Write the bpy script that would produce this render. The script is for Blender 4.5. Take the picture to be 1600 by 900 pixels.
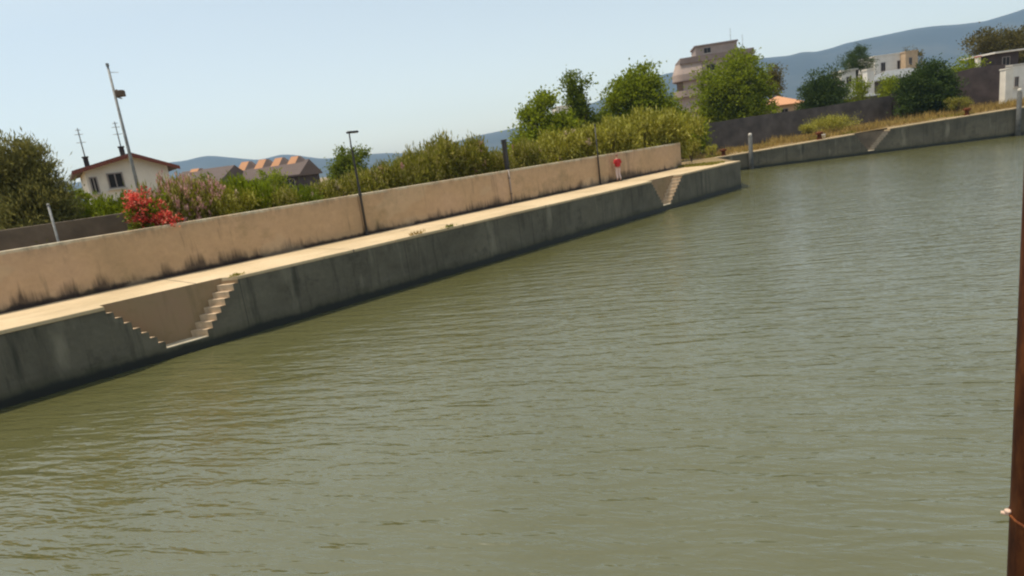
import bpy, bmesh, math, random
import numpy as np
from mathutils import Vector, Matrix
R = math.radians
sc = bpy.context.scene
for o in list(bpy.data.objects): bpy.data.objects.remove(o)

# ------------------------------------------------------------------ camera
CAM_H = 4.5
F = 986.0; TH = R(12.1); PH = R(7.5)
fw = np.array([0, math.cos(TH), -math.sin(TH)])
_R = np.array([1., 0, 0]); _U = np.array([0, math.sin(TH), math.cos(TH)])
cr = math.cos(PH)*_R - math.sin(PH)*_U
cu = math.sin(PH)*_R + math.cos(PH)*_U
C0 = np.array([0, 0, CAM_H])
cam_d = bpy.data.cameras.new('camera'); cam = bpy.data.objects.new('camera', cam_d)
sc.collection.objects.link(cam); sc.camera = cam
cam_d.sensor_width = 36; cam_d.lens = 36*F/1600; cam_d.clip_start = 0.05; cam_d.clip_end = 30000
M = Matrix(((cr[0], cu[0], -fw[0], 0), (cr[1], cu[1], -fw[1], 0), (cr[2], cu[2], -fw[2], CAM_H), (0, 0, 0, 1)))
cam.matrix_world = M

# ------------------------------------------------------------------ sky, sun, exposure
SUN_H, SUN_E = -92, 71
w = bpy.data.worlds.new('World'); sc.world = w; w.use_nodes = True
nt = w.node_tree; nt.nodes.clear()
sky = nt.nodes.new('ShaderNodeTexSky'); sky.sky_type = 'NISHITA'; sky.sun_disc = False
sky.sun_elevation = R(SUN_E); sky.sun_rotation = R(SUN_H); sky.air_density = 1.0; sky.dust_density = 1.2; sky.ozone_density = 1.0
bg = nt.nodes.new('ShaderNodeBackground'); bg.inputs[1].default_value = 0.145
wo = nt.nodes.new('ShaderNodeOutputWorld')
hs = nt.nodes.new('ShaderNodeHueSaturation'); hs.inputs['Saturation'].default_value = .48; nt.links.new(sky.outputs[0], hs.inputs['Color']); wm = nt.nodes.new('ShaderNodeMix'); wm.data_type = 'RGBA'; wm.blend_type = 'MULTIPLY'; wm.inputs[0].default_value = 1; wm.inputs[7].default_value = (1.04, 1, .85, 1); nt.links.new(hs.outputs[0], wm.inputs[6]); nt.links.new(wm.outputs[2], bg.inputs[0]); nt.links.new(bg.outputs[0], wo.inputs[0])
sd = bpy.data.lights.new('sun', 'SUN'); sd.energy = 3.5; sd.angle = R(0.5); sd.color = (1, .90, .74)
so = bpy.data.objects.new('sun', sd); sc.collection.objects.link(so)
sdir = Vector((math.sin(R(SUN_H))*math.cos(R(SUN_E)), math.cos(R(SUN_H))*math.cos(R(SUN_E)), math.sin(R(SUN_E))))
so.rotation_euler = sdir.to_track_quat('Z', 'Y').to_euler(); so.location = (0, 0, 50)
sc.view_settings.view_transform = 'Standard'; sc.view_settings.look = 'None'
sc.view_settings.exposure = 0.50; sc.view_settings.gamma = 1
sc.render.engine = 'CYCLES'; sc.cycles.max_bounces = 6; sc.cycles.volume_bounces = 1
sc.cycles.filter_width = 2.2
sc.cycles.transparent_max_bounces = 8

# ------------------------------------------------------------------ layout helpers
def ray(px, py): return fw + (px-800)/F*cr - (py-450)/F*cu
def atz(px, py, z):
    d = ray(px, py); return C0 + d*(z-CAM_H)/d[2]
def aty(px, py, Y):
    d = ray(px, py); return C0 + d*(Y/d[1])
QA = np.array([-12.746, 14.749, 0.]); QU = np.array([.7097, .7045, 0]); QN = np.array([-.7045, .7097, 0])
QROT = math.atan2(QU[1], QU[0])
def att(px, py, t):
    d = ray(px, py); k = (t + (QA-C0)@QN)/(d@QN); p = C0 + k*d; return p
def st(p): return (p-QA)@QU, (p-QA)@QN
def Q(s, t, z=0.): 
    p = QA + QU*s + QN*t; return (p[0], p[1], z)
PZ = 1.88     # path level

# ------------------------------------------------------------------ object helpers
COL = sc.collection
def tag(o, label=None, cat=None, group=None, kind=None):
    if label: o['label'] = label
    if cat: o['category'] = cat
    if group: o['group'] = group
    if kind: o['kind'] = kind
    return o
def empty(name, loc=(0, 0, 0), rz=0.):
    o = bpy.data.objects.new(name, None); COL.objects.link(o); o.location = tuple(map(float, loc)); o.rotation_euler = (0, 0, rz)
    o.empty_display_size = .2
    return o
def copy_tree(o, parent=None):
    c = o.copy(); COL.objects.link(c)
    if parent: c.parent = parent
    for ch in o.children: copy_tree(ch, c)
    return c
class MB:
    def __init__(s): s.v = []; s.f = []; s.sm = False
    def add(s, v, f):
        n = len(s.v); s.v += [tuple(map(float, p)) for p in v]; s.f += [tuple(i+n for i in q) for q in f]; return s
    def box(s, x0, x1, y0, y1, z0, z1):
        return s.add([(x0, y0, z0), (x1, y0, z0), (x1, y1, z0), (x0, y1, z0), (x0, y0, z1), (x1, y0, z1), (x1, y1, z1), (x0, y1, z1)],
                     [(0, 3, 2, 1), (4, 5, 6, 7), (0, 1, 5, 4), (1, 2, 6, 5), (2, 3, 7, 6), (3, 0, 4, 7)])
    def prism(s, poly, z0, z1):
        n = len(poly); v = [(p[0], p[1], z0) for p in poly] + [(p[0], p[1], z1) for p in poly]
        f = [tuple(range(n))[::-1], tuple(range(n, 2*n))] + [(i, (i+1) % n, n+(i+1) % n, n+i) for i in range(n)]
        return s.add(v, f)
    def tube(s, pts, rad, seg=8, cap=True):
        pts = [Vector(p) for p in pts]; base = len(s.v); v = []; f = []
        for i, p in enumerate(pts):
            t = (pts[min(i+1, len(pts)-1)] - pts[max(i-1, 0)]).normalized()
            a = t.cross(Vector((0, 1, 0)) if abs(t.y) < .9 else Vector((1, 0, 0))).normalized(); b = t.cross(a)
            for k in range(seg):
                an = 2*math.pi*k/seg; v.append(p + (a*math.cos(an)+b*math.sin(an))*rad[i])
        for i in range(len(pts)-1):
            for k in range(seg):
                k2 = (k+1) % seg; f.append((i*seg+k, i*seg+k2, (i+1)*seg+k2, (i+1)*seg+k))
        if cap: f.append(tuple(range(seg))[::-1]); f.append(tuple(range((len(pts)-1)*seg, len(pts)*seg)))
        return s.add(v, f)
    def lathe(s, prof, seg=16, c=(0, 0)):
        v = []; f = []
        for r_, z in prof:
            for k in range(seg):
                an = 2*math.pi*k/seg; v.append((c[0]+r_*math.cos(an), c[1]+r_*math.sin(an), z))
        for i in range(len(prof)-1):
            for k in range(seg):
                k2 = (k+1) % seg; f.append((i*seg+k, i*seg+k2, (i+1)*seg+k2, (i+1)*seg+k))
        f.append(tuple(range(seg))[::-1]); f.append(tuple(range((len(prof)-1)*seg, len(prof)*seg)))
        return s.add(v, f)
    def build(s, name, mat, parent=None, bevel=0, smooth=False):
        me = bpy.data.meshes.new(name); me.from_pydata(s.v, [], s.f); me.materials.append(mat)
        bm = bmesh.new(); bm.from_mesh(me); bmesh.ops.recalc_face_normals(bm, faces=bm.faces); bm.to_mesh(me); bm.free()
        if smooth: me.polygons.foreach_set('use_smooth', [True]*len(me.polygons))
        o = bpy.data.objects.new(name, me); COL.objects.link(o)
        if parent: o.parent = parent
        if bevel:
            m = o.modifiers.new('b', 'BEVEL'); m.width = bevel; m.segments = 2; m.limit_method = 'ANGLE'
        return o

# ------------------------------------------------------------------ materials
class NT:
    def __init__(s, name):
        s.m = bpy.data.materials.new(name); s.m.use_nodes = True; s.t = s.m.node_tree; s.t.nodes.clear()
        s.out = s.n('OutputMaterial')
    def n(s, k, **kw):
        x = s.t.nodes.new('ShaderNode'+k)
        for a, b in kw.items(): setattr(x, a, b)
        return x
    def l(s, a, b): s.t.links.new(a, b)
    def val(s, x, sock):
        if hasattr(x, 'is_output') or isinstance(x, bpy.types.NodeSocket): s.l(x, sock)
        else: sock.default_value = x
    def coord(s, scale=(1, 1, 1), kind='Object', rot=(0, 0, 0)):
        tc = s.n('TexCoord'); mp = s.n('Mapping'); mp.inputs['Scale'].default_value = scale; mp.inputs['Rotation'].default_value = rot
        s.l(tc.outputs[kind], mp.inputs[0]); return mp.outputs[0]
    def noise(s, co, scale, detail=4, rough=.55, dist=0):
        x = s.n('TexNoise'); s.l(co, x.inputs['Vector']); x.inputs['Scale'].default_value = scale
        x.inputs['Detail'].default_value = detail; x.inputs['Roughness'].default_value = rough; x.inputs['Distortion'].default_value = dist
        return x.outputs[0]
    def ramp(s, x, stops):
        c = s.n('ValToRGB'); s.l(x, c.inputs[0]); e = c.color_ramp.elements
        while len(e) > 1: e.remove(e[-1])
        e[0].position = stops[0][0]; e[0].color = col(stops[0][1])
        for p, cc in stops[1:]:
            k = e.new(p); k.color = col(cc)
        return c.outputs[0]
    def mix(s, f, a, b, mode='MIX'):
        m = s.n('Mix'); m.data_type = 'RGBA'; m.blend_type = mode
        s.val(f, m.inputs[0]); s.val(col(a) if isinstance(a, tuple) else a, m.inputs[6]); s.val(col(b) if isinstance(b, tuple) else b, m.inputs[7])
        return m.outputs[2]
    def math(s, op, a, b=0., clamp=False):
        m = s.n('Math'); m.operation = op; m.use_clamp = clamp; s.val(a, m.inputs[0]); s.val(b, m.inputs[1]); return m.outputs[0]
    def sep(s, co):
        x = s.n('SeparateXYZ'); s.l(co, x.inputs[0]); return x.outputs
    def map(s, x, a, b, c=0., d=1.):
        m = s.n('MapRange'); s.val(x, m.inputs[0])
        for i, q in enumerate((a, b, c, d)): m.inputs[i+1].default_value = q
        return m.outputs[0]
    def bsdf(s, colr, rough=.85, bump=None, bs=.3, dist=.02, metal=0, spec=None, ior=None):
        b = s.n('BsdfPrincipled'); s.val(col(colr) if isinstance(colr, tuple) else colr, b.inputs['Base Color'])
        s.val(rough, b.inputs['Roughness']); b.inputs['Metallic'].default_value = metal
        if spec is not None: b.inputs['Specular IOR Level'].default_value = spec
        if ior: b.inputs['IOR'].default_value = ior
        if bump is not None:
            bn = s.n('Bump'); bn.inputs['Strength'].default_value = bs; bn.inputs['Distance'].default_value = dist
            s.l(bump, bn.inputs['Height']); s.l(bn.outputs[0], b.inputs['Normal'])
        s.l(b.outputs[0], s.out.inputs[0]); return b
def col(c): return (c[0], c[1], c[2], 1.) if len(c) == 3 else c
def grey(v): return (v, v, v)

def plain(name, c, rough=.8, var=.25, scale=3, metal=0, bump=.2):
    t = NT(name); co = t.coord(); n = t.noise(co, scale, 5)
    cc = t.ramp(n, [(.3, tuple(x*(1-var) for x in c)), (.7, tuple(min(1, x*(1+var)) for x in c))])
    t.bsdf(cc, rough, t.noise(co, scale*6, 4), bump, .02, metal); return t.m

def mk_wall():      # stuccoed boundary wall: warm render, soot-like rising damp at the foot, vertical runs
    t = NT('wall_render'); co = t.coord(); X = t.sep(co)
    base = t.ramp(t.noise(co, .35, 6, .6), [(.25, (.39, .27, .150)), (.5, (.49, .33, .19)), (.75, (.52, .35, .225))])
    fine = t.ramp(t.noise(co, 5, 6, .7), [(.3, grey(.85)), (.7, grey(1.08))])
    c = t.mix(.8, base, fine, 'MULTIPLY')
    st_ = t.noise(t.coord((1.0, 1, .10)), 1.5, 5, .72)                       # vertical streaks
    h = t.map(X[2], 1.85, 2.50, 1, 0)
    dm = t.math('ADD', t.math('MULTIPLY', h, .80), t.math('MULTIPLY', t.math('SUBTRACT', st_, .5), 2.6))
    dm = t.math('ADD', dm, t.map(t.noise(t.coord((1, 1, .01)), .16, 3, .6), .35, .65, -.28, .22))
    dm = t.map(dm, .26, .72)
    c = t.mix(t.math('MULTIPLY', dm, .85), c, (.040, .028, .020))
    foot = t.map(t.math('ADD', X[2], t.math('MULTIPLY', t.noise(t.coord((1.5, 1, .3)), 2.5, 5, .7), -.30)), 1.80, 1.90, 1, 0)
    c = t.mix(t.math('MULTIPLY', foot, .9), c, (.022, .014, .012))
    moss = t.map(t.noise(t.coord((.45, 1, .5)), .55, 7, .8), .55, .66)
    c = t.mix(t.math('MULTIPLY', moss, .40), c, (.15, .135, .055))
    run = t.map(t.noise(t.coord((2.2, 1, .25)), 1.3, 3, .6), .66, .76)
    run = t.math('MULTIPLY', run, .45)
    c = t.mix(run, c, (.10, .085, .05))
    patch = t.map(t.noise(t.coord((.3, 1, .55)), .8, 3, .5), .58, .60)
    c = t.mix(t.math('MULTIPLY', patch, .28), c, (.52, .40, .26))
    top = t.map(t.math('ADD', X[2], t.math('MULTIPLY', t.noise(co, 4, 3), .12)), 3.54, 3.60)
    c = t.mix(t.math('MULTIPLY', top, t.map(t.noise(co, 1.1, 5, .7), .35, .6)), c, (.55, .49, .36))
    lich = t.math('MULTIPLY', t.map(X[2], 3.2, 3.6), t.map(t.noise(t.coord((1, 1, .3)), 2.2, 6, .8), .48, .62))
    c = t.mix(t.math('MULTIPLY', lich, .5), c, (.10, .085, .055))
    t.bsdf(c, .92, t.noise(co, 14, 6, .7), .5, .02); return t.m
def mk_quay(dark=1.0):
    t = NT('quay_concrete'); co = t.coord(); X = t.sep(co)
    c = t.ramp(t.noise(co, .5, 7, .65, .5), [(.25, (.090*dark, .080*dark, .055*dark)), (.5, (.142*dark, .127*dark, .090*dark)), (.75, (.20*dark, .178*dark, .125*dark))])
    c = t.mix(.7, c, t.ramp(t.noise(co, 7, 6, .75), [(.3, grey(.75)), (.7, grey(1.1))]), 'MULTIPLY')
    run = t.map(t.noise(t.coord((2.0, 1, .18)), 1.4, 5, .7), .52, .72)
    c = t.mix(t.math('MULTIPLY', run, .8), c, (.028, .028, .02))
    blot = t.map(t.noise(t.coord((1, 1, 1.3)), .8, 8, .8), .55, .62)
    c = t.mix(t.math('MULTIPLY', blot, .5), c, (.045, .043, .03))
    jn = t.math('LESS_THAN', t.math('FRACT', t.math('DIVIDE', X[0], 6.3)), .004)
    c = t.mix(t.math('MULTIPLY', jn, .7), c, (.02, .02, .016))
    pale = t.map(t.noise(t.coord((1.2, 1, .3)), .9, 4, .6), .60, .74)
    c = t.mix(t.math('MULTIPLY', pale, .6), c, (.28, .25, .18))
    h = t.math('SUBTRACT', X[2], t.math('MULTIPLY', t.noise(t.coord((1, 1, .4)), 1.3, 6, .7), .34))
    alg = t.map(h, .05, .35, 1, 0)
    c = t.mix(t.math('MULTIPLY', alg, .55), c, (.040, .042, .014))
    wet = t.map(h, .02, .14, 1, 0)
    c = t.mix(t.math('MULTIPLY', wet, .96), c, (.006, .007, .004))
    rough = t.map(wet, 0, 1, .9, .5)
    t.bsdf(c, rough, t.noise(co, 9, 7, .75), .6, .03); return t.m
def mk_path():
    t = NT('path_concrete'); co = t.coord(); X = t.sep(co)
    c = t.ramp(t.noise(co, .4, 7, .6), [(.3, (.44, .33, .19)), (.55, (.55, .42, .255)), (.75, (.59, .455, .29))])
    c = t.mix(.6, c, t.ramp(t.noise(co, 6, 6, .7), [(.3, grey(.82)), (.7, grey(1.05))]), 'MULTIPLY')
    bl_ = t.map(t.noise(t.coord((.5, 1.2, 1)), .9, 8, .75), .52, .68)
    c = t.mix(t.math('MULTIPLY', bl_, .32), c, (.24, .165, .10))
    br = t.math('FRACT', t.math('DIVIDE', X[0], 5.2))
    j = t.math('LESS_THAN', br, .008)
    c = t.mix(j, c, (.1, .08, .06))
    foot_shade = t.map(t.math('ADD', X[1], t.math('MULTIPLY', t.noise(co, 1.5, 4), -.5)), 3.05, 3.25)  # band along the wall foot: the wall's cast shade painted into the path
    c = t.mix(t.math('MULTIPLY', foot_shade, .75), c, (.10, .055, .035))
    t.bsdf(c, .9, t.noise(co, 20, 5, .7), .3, .01); return t.m
def mk_recess():
    t = NT('recess_render'); co = t.coord()
    c = t.ramp(t.noise(co, 1.1, 6, .65), [(.3, (.23, .16, .075)), (.5, (.31, .21, .115)), (.7, (.33, .21, .125))])
    run = t.map(t.noise(t.coord((3, 1, .3)), 1.4, 4, .6), .55, .8)
    c = t.mix(t.math('MULTIPLY', run, .4), c, (.11, .09, .04))
    t.bsdf(c, .92, t.noise(co, 12, 6, .7), .4, .02); return t.m
def mk_water():
    t = NT('canal_water')
    def wv(scale, sc3, rot, detail=3, rough=.5, dist=0.):
        m2 = t.n('Mapping'); m2.inputs['Scale'].default_value = sc3; t.l(t.coord((1, 1, 1), 'Object', (0, 0, R(rot))), m2.inputs[0])
        return t.noise(m2.outputs[0], scale, detail, rough, dist)
    big = wv(.7, (.25, 1, 1), 17, 2, .5, .4); mid = wv(2.9, (.22, 1, 1), 13, 3, .5, .5); fine = wv(8.5, (.30, 1, 1), 20, 2, .5, .3)
    h = t.math('ADD', t.math('MULTIPLY', big, .035), t.math('ADD', t.math('MULTIPLY', mid, .064), t.math('MULTIPLY', fine, .023)))
    patch = t.noise(t.coord((.5, .12, 1), 'Object', (0, 0, R(25))), .5, 4, .6)
    c = t.ramp(patch, [(.3, (.078, .076, .022)), (.7, (.100, .099, .042))])
    gust = t.map(t.noise(t.coord((1, .35, 1), 'Object', (0, 0, R(-30))), .09, 3, .6), .3, .7, .88, 1.12)
    bn = t.n('Bump'); bn.inputs['Distance'].default_value = 1.0; t.l(gust, bn.inputs['Strength']); t.l(h, bn.inputs['Height'])
    b = t.bsdf(c, .13, None, ior=2.0); b.inputs['Specular IOR Level'].default_value = .5
    t.l(bn.outputs[0], b.inputs['Normal']); return t.m
def mk_leaf(name, dark, light, trans=.35, tip=None):
    t = NT(name); co = t.coord(); g = t.n('NewGeometry')
    n = t.noise(co, .9, 3)
    c = t.mix(n, dark, light)
    k = t.map(g.outputs['Random Per Island'], 0, 1, .6, 1.35)
    cc = t.n('Combine' 'XYZ')
    for i in range(3): t.l(k, cc.inputs[i])
    c = t.mix(1., c, cc.outputs[0], 'MULTIPLY')
    if tip:
        s_ = t.math('GREATER_THAN', g.outputs['Random Per Island'], .80)
        c = t.mix(t.math('MULTIPLY', s_, .8), c, tip)
    b = t.n('BsdfPrincipled'); b.inputs['Roughness'].default_value = .62; b.inputs['Specular IOR Level'].default_value = .15
    t.l(c, b.inputs['Base Color'])
    tr = t.n('BsdfTranslucent'); t.l(c, tr.inputs[0])
    mx = t.n('MixShader'); mx.inputs[0].default_value = trans
    t.l(b.outputs[0], mx.inputs[1]); t.l(tr.outputs[0], mx.inputs[2]); t.l(mx.outputs[0], t.out.inputs[0]); return t.m
def mk_tiles(name, a, b, sc_=3.):
    t = NT(name); co = t.coord()
    wv = t.n('TexWave'); wv.wave_type = 'BANDS'; wv.bands_direction = 'X'; wv.inputs['Scale'].default_value = sc_; t.l(co, wv.inputs[0])
    c = t.mix(t.noise(co, 1.2, 5, .7), a, b)
    c = t.mix(.35, c, wv.outputs[0], 'MULTIPLY')
    t.bsdf(c, .9, wv.outputs[0], .5, .05); return t.m
def mk_ground():
    t = NT('dry_ground'); co = t.coord()
    c = t.ramp(t.noise(co, .25, 8, .65), [(.3, (.12, .095, .045)), (.5, (.24, .165, .07)), (.7, (.30, .21, .10))])
    c = t.mix(.6, c, t.ramp(t.noise(co, 3, 6, .7), [(.3, grey(.6)), (.7, grey(1.1))]), 'MULTIPLY')
    t.bsdf(c, .95, t.noise(co, 4, 6, .7), .5, .05); return t.m
def mk_hill():
    t = NT('hazed_scrub'); co = t.coord()
    c = t.ramp(t.noise(co, .004, 8, .65), [(.3, (.016, .028, .032)), (.5, (.024, .038, .042)), (.7, (.050, .058, .055))])  # bluish scrub tones: some distance haze put into the base colour
    t.bsdf(c, .95); return t.m
def mk_rust():
    t = NT('rusty_steel'); co = t.coord((1, 1, .4))
    c = t.ramp(t.noise(co, 18, 7, .7), [(.35, (.040, .010, .004)), (.5, (.095, .026, .008)), (.62, (.17, .052, .014))])
    t.bsdf(c, .85, t.noise(co, 60, 5, .7), .5, .003, spec=.2); return t.m

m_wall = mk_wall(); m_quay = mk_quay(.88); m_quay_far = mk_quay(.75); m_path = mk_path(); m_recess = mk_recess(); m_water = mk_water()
m_ground = mk_ground(); m_hill = mk_hill(); m_rust = mk_rust()
m_step = plain('step_concrete', (.50, .37, .24), .9, .2, 5)
m_sdull = plain('worn_step', (.15, .13, .10), .9, .3, 3)
m_coping = plain('coping_concrete', (.50, .43, .31), .9, .25, 2.5)
m_pile = plain('dark_pile', (.085, .085, .08), .9, .35, 3)
m_dark = plain('dark_paint', (.028, .024, .022), .5, .3, 6, bump=.1)
m_galv = plain('galvanised_steel', (.22, .22, .21), .6, .25, 6, bump=.1)
m_bark = plain('bark', (.10, .075, .05), .95, .35, 5, bump=.6)
m_cream = plain('cream_plaster', (.74, .68, .59), .9, .12, 1)
m_white = plain('white_plaster', (.72, .68, .62), .9, .1, 1)
m_mauve = plain('mauve_plaster', (.34, .265, .23), .9, .12, .8)
m_mauve2 = plain('dim_plaster', (.20, .155, .14), .9, .15, .8)
m_brown = plain('dark_brown', (.13, .085, .055), .9, .2, 1)
m_glass = NT('window_glass'); m_glass.bsdf((.02, .018, .018), .45, spec=.2); m_glass = m_glass.m
m_frame = plain('window_frame', (.28, .24, .22), .7, .1, 3)
m_sill = plain('stone_sill', (.5, .46, .4), .8, .1, 3)
m_roofg = mk_tiles('weathered_tiles', (.10, .072, .064), (.155, .11, .095), 3)
m_roofr = mk_tiles('red_fascia_tiles', (.20, .055, .040), (.27, .09, .06), 3)
m_roofo = mk_tiles('orange_tiles', (.60, .28, .14), (.72, .38, .20), 3)
m_roofb = mk_tiles('grey_sheet_roof', (.20, .215, .225), (.27, .28, .29), 2)
m_orange = plain('orange_plaster', (.50, .36, .23), .9, .12, 2)
m_greywall = plain('dark_block_wall', (.095, .080, .072), .95, .35, .9, bump=.5)
m_purple = plain('purple_brown_wall', (.052, .038, .036), .95, .4, .9, bump=.5)
m_oldwall = plain('old_brown_wall', (.13, .10, .070), .95, .35, 1.2, bump=.5)
m_skin = plain('skin', (.42, .24, .17), .6, .05, 8, bump=.0)
m_red = plain('red_cloth', (.42, .018, .02), .85, .15, 10)
m_pale = plain('pale_cloth', (.58, .46, .43), .85, .1, 10)
m_hair = plain('hair', (.22, .10, .075), .7, .2, 20)
m_pink = plain('bleached_bracket', (.62, .43, .33), .6, .2, 20)
m_ole = mk_leaf('oleander_leaves', (.17, .17, .016), (.31, .29, .040), .45, (.40, .34, .12))
m_oley = mk_leaf('yellow_oleander_leaves', (.22, .21, .016), (.40, .37, .045), .45, (.62, .56, .16))
m_leafg = mk_leaf('bright_leaves', (.125, .175, .006), (.27, .30, .014), .45)
m_leafm = mk_leaf('mid_leaves', (.085, .125, .006), (.18, .21, .014), .42)
m_leafd = mk_leaf('dark_leaves', (.034, .058, .012), (.070, .105, .018), .35)
m_leafw = mk_leaf('tamarisk_leaves', (.14, .135, .034), (.25, .23, .07), .45)
m_leafb = mk_leaf('brownish_leaves', (.085, .075, .018), (.16, .13, .03), .35)
m_straw = mk_leaf('dry_grass_blades', (.28, .19, .055), (.44, .31, .10), .3)
m_flr = mk_leaf('red_flowers', (.58, .055, .045), (.75, .13, .09), .4, (.85, .38, .24))
m_flp = mk_leaf('pink_flowers', (.55, .26, .24), (.66, .40, .34), .35, (.72, .5, .4))
m_flc = mk_leaf('cream_flowers', (.52, .40, .26), (.60, .48, .32), .35)

# ------------------------------------------------------------------ setting: water, ground, path
def sheet(name, pts, mat):
    return MB().add(pts, [tuple(range(len(pts)))]).build(name, mat)
o = sheet('water', [(-3500, -3500, 0), (3500, -3500, 0), (3500, 3500, 0), (-3500, 3500, 0)], m_water); tag(o, kind='structure')

QL = -70; QE = 41.6; REC = .46
far_top = [(20.6, 60.4, 1.50), (22.6, 60.4, 1.56), (32.8, 60.1, 2.02), (41, 59.4, 2.32), (48.7, 58.65, 2.55), (75, 55.6, 2.75)]
def zfar(x): return float(np.interp(x, [p[0] for p in far_top], [p[2] for p in far_top]))
def yfar(x): return float(np.interp(x, [p[0] for p in far_top], [p[1] for p in far_top]))
g = MB()
e0 = Q(QE-.02, 3.4, PZ-.05); e1 = Q(QE-.02, .1, PZ-.05)
g.add([Q(QL, 3.4, PZ-.05), e0, (20.6, 60.4, 1.5), (-60, 60.4, 1.84), (-60, -40, 1.84)], [(0, 1, 2, 3, 4)])
g.add([e0, e1, (20.6, 60.4, 1.5)], [(0, 1, 2)])
g.add([(-60, -40, 1.84), (-60, 60.4, 1.84), (-3400, 60.4, 1.84), (-3400, -40, 1.84)], [(0, 1, 2, 3)])
xs = [-3400, -60] + [p[0] for p in far_top] + [3400]
ys = [60.4, 60.4] + [p[1] for p in far_top] + [55.6]
zs = [1.84, 1.84] + [p[2] for p in far_top] + [2.75]
n = len(xs)
rows = [(xs[i], ys[i], zs[i]) for i in range(n)] + [(xs[i], 90, zs[i]) for i in range(n)] + [(xs[i], 3400, 3.0) for i in range(n)]
g.add(rows, [(r_*n+i, r_*n+i+1, (r_+1)*n+i+1, (r_+1)*n+i) for r_ in range(2) for i in range(n-1)])
tag(g.build('ground', m_ground), kind='structure')

stairs_near = [(2.68, 3.9, 5.08, 6.27), (30.1, 31.15, 32.05, 33.55)]
def quay(name, length, s0, ztop, stairs, mat, loc, rz, label, depth=REC, cap=.10, s_end_wall=3.5, bmat=None, smat=None):
    """quay wall in its own frame: x along the edge, y back from it"""
    root = empty(name, loc, rz); tag(root, label, 'quay wall')
    f = MB(); c = MB()
    cuts = []; cur = s0
    for (a, b, cc, d) in stairs:
        cuts.append((cur, a)); cur = d
    cuts.append((cur, length))
    for (a, b) in cuts:
        nseg = max(1, int((b-a)/4)); 
        for i in range(nseg):
            x0 = a+(b-a)*i/nseg; x1 = a+(b-a)*(i+1)/nseg; z0, z1 = ztop(x0)-cap, ztop(x1)-cap
            f.add([(x0, 0, -1), (x1, 0, -1), (x1, 0, z1), (x0, 0, z0)], [(0, 1, 2, 3)])
    f.add([(length, 0, -1), (length, s_end_wall, -1), (length, s_end_wall, ztop(length)-cap), (length, 0, ztop(length)-cap)], [(0, 1, 2, 3)])
    for (a, b, cc, d) in stairs:
        N = 8; zt = ztop(a); zl = .34; dz = (zt-zl)/N
        sr = empty('staircase', (0, 0, 0)); sr.parent = root
        bw = MB(); bw.add([(a-.45, depth, -1), (d, depth, -1), (d, depth, zt-.004), (a-.45, depth, zt-.004)], [(0, 1, 2, 3)]); bw.build('back_wall', bmat or m_recess, sr)
        jit = random.Random(5)
        SK = .32     # the step edges run back slightly askew, as cast
        def slab(x0, x1, z):
            m = MB(); v = []
            for zz in (-1, z):
                v += [(x0, .0, zz), (x1, .0, zz), (x1-SK, depth-.004, zz), (x0-SK, depth-.004, zz)]
            m.add(v, [(4, 5, 6, 7), (1, 2, 6, 5), (2, 3, 7, 6), (3, 0, 4, 7)])
            return m
        for i in range(N-1):
            z = zl+dz*(i+1)+jit.uniform(-.012, .012)
            xa = b-(b-a)*(i+1)/(N-1) ; xb = b-(b-a)*i/(N-1)
            slab(xa, xb, z).build('step', smat or m_step, sr, bevel=.012)
            f.add([(xa, -.003, -1), (xb, -.003, -1), (xb, -.003, z-.02), (xa, -.003, z-.02)], [(0, 1, 2, 3)])
            z = zl+dz*(i+1)+jit.uniform(-.012, .012)
            xa = cc+(d-cc)*i/(N-1); xb = cc+(d-cc)*(i+1)/(N-1)
            slab(xa, xb, z).build('step', smat or m_step, sr, bevel=.012)
            f.add([(xa, -.003, -1), (xb, -.003, -1), (xb, -.003, z-.02), (xa, -.003, z-.02)], [(0, 1, 2, 3)])
        m = MB(); m.add([(d, -.002, -1), (d-SK, depth-.003, -1), (d-SK, depth-.003, zt-.02), (d, -.002, zt-.02)], [(0, 1, 2, 3)]); m.build('side_wall', bmat or m_recess, sr)
        m = MB(); m.prism([(d+.004, -.02), (d+.004, depth-.002), (d-SK, depth-.002)], zt-cap, zt-.006); m.build('coping_corner', m_path, sr)
        m = MB(); m.box(b, cc, .0, depth-.004, -1, zl); m.build('landing', m_coping, sr, bevel=.012)
        f.add([(b, -.003, -1), (cc, -.003, -1), (cc, -.003, zl-.03), (b, -.003, zl-.03)], [(0, 1, 2, 3)])
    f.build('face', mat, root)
    # coping: pale edge slabs, worn, 5 cm proud
    for (a, b) in cuts:
        L = b-a; k = max(1, round(L/3.15)); rr = random.Random(int(abs(a)*10))
        for i in range(k):
            x0 = a+L*i/k+.006; x1 = a+L*(i+1)/k-.006; y0 = -.03+rr.uniform(-.012, .012)
            z0, z1 = ztop(x0), ztop(x1); dz = rr.uniform(0, .012)
            c.add([(x0, y0, z0-cap), (x1, y0, z1-cap), (x1, depth, z1-cap), (x0, depth, z0-cap), (x0, y0, z0+dz), (x1, y0, z1+dz), (x1, depth, z1+dz), (x0, depth, z0+dz)],
                  [(0, 3, 2, 1), (4, 5, 6, 7), (0, 1, 5, 4), (1, 2, 6, 5), (2, 3, 7, 6), (3, 0, 4, 7)])
    c.build('coping', m_path, root, bevel=.02)
    return root
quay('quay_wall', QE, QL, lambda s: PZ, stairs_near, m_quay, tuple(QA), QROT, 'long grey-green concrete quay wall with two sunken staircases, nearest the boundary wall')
# path on top of it (own frame for its joints)
pm = MB(); pm.add([(QL, REC, PZ-.003), (QE, REC, PZ-.003), (QE, 3.52, PZ-.003), (QL, 3.52, PZ-.003)], [(0, 1, 2, 3)])
po = pm.build('path', m_path); po.location = tuple(QA); po.rotation_euler = (0, 0, QROT); tag(po, kind='structure')
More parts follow.
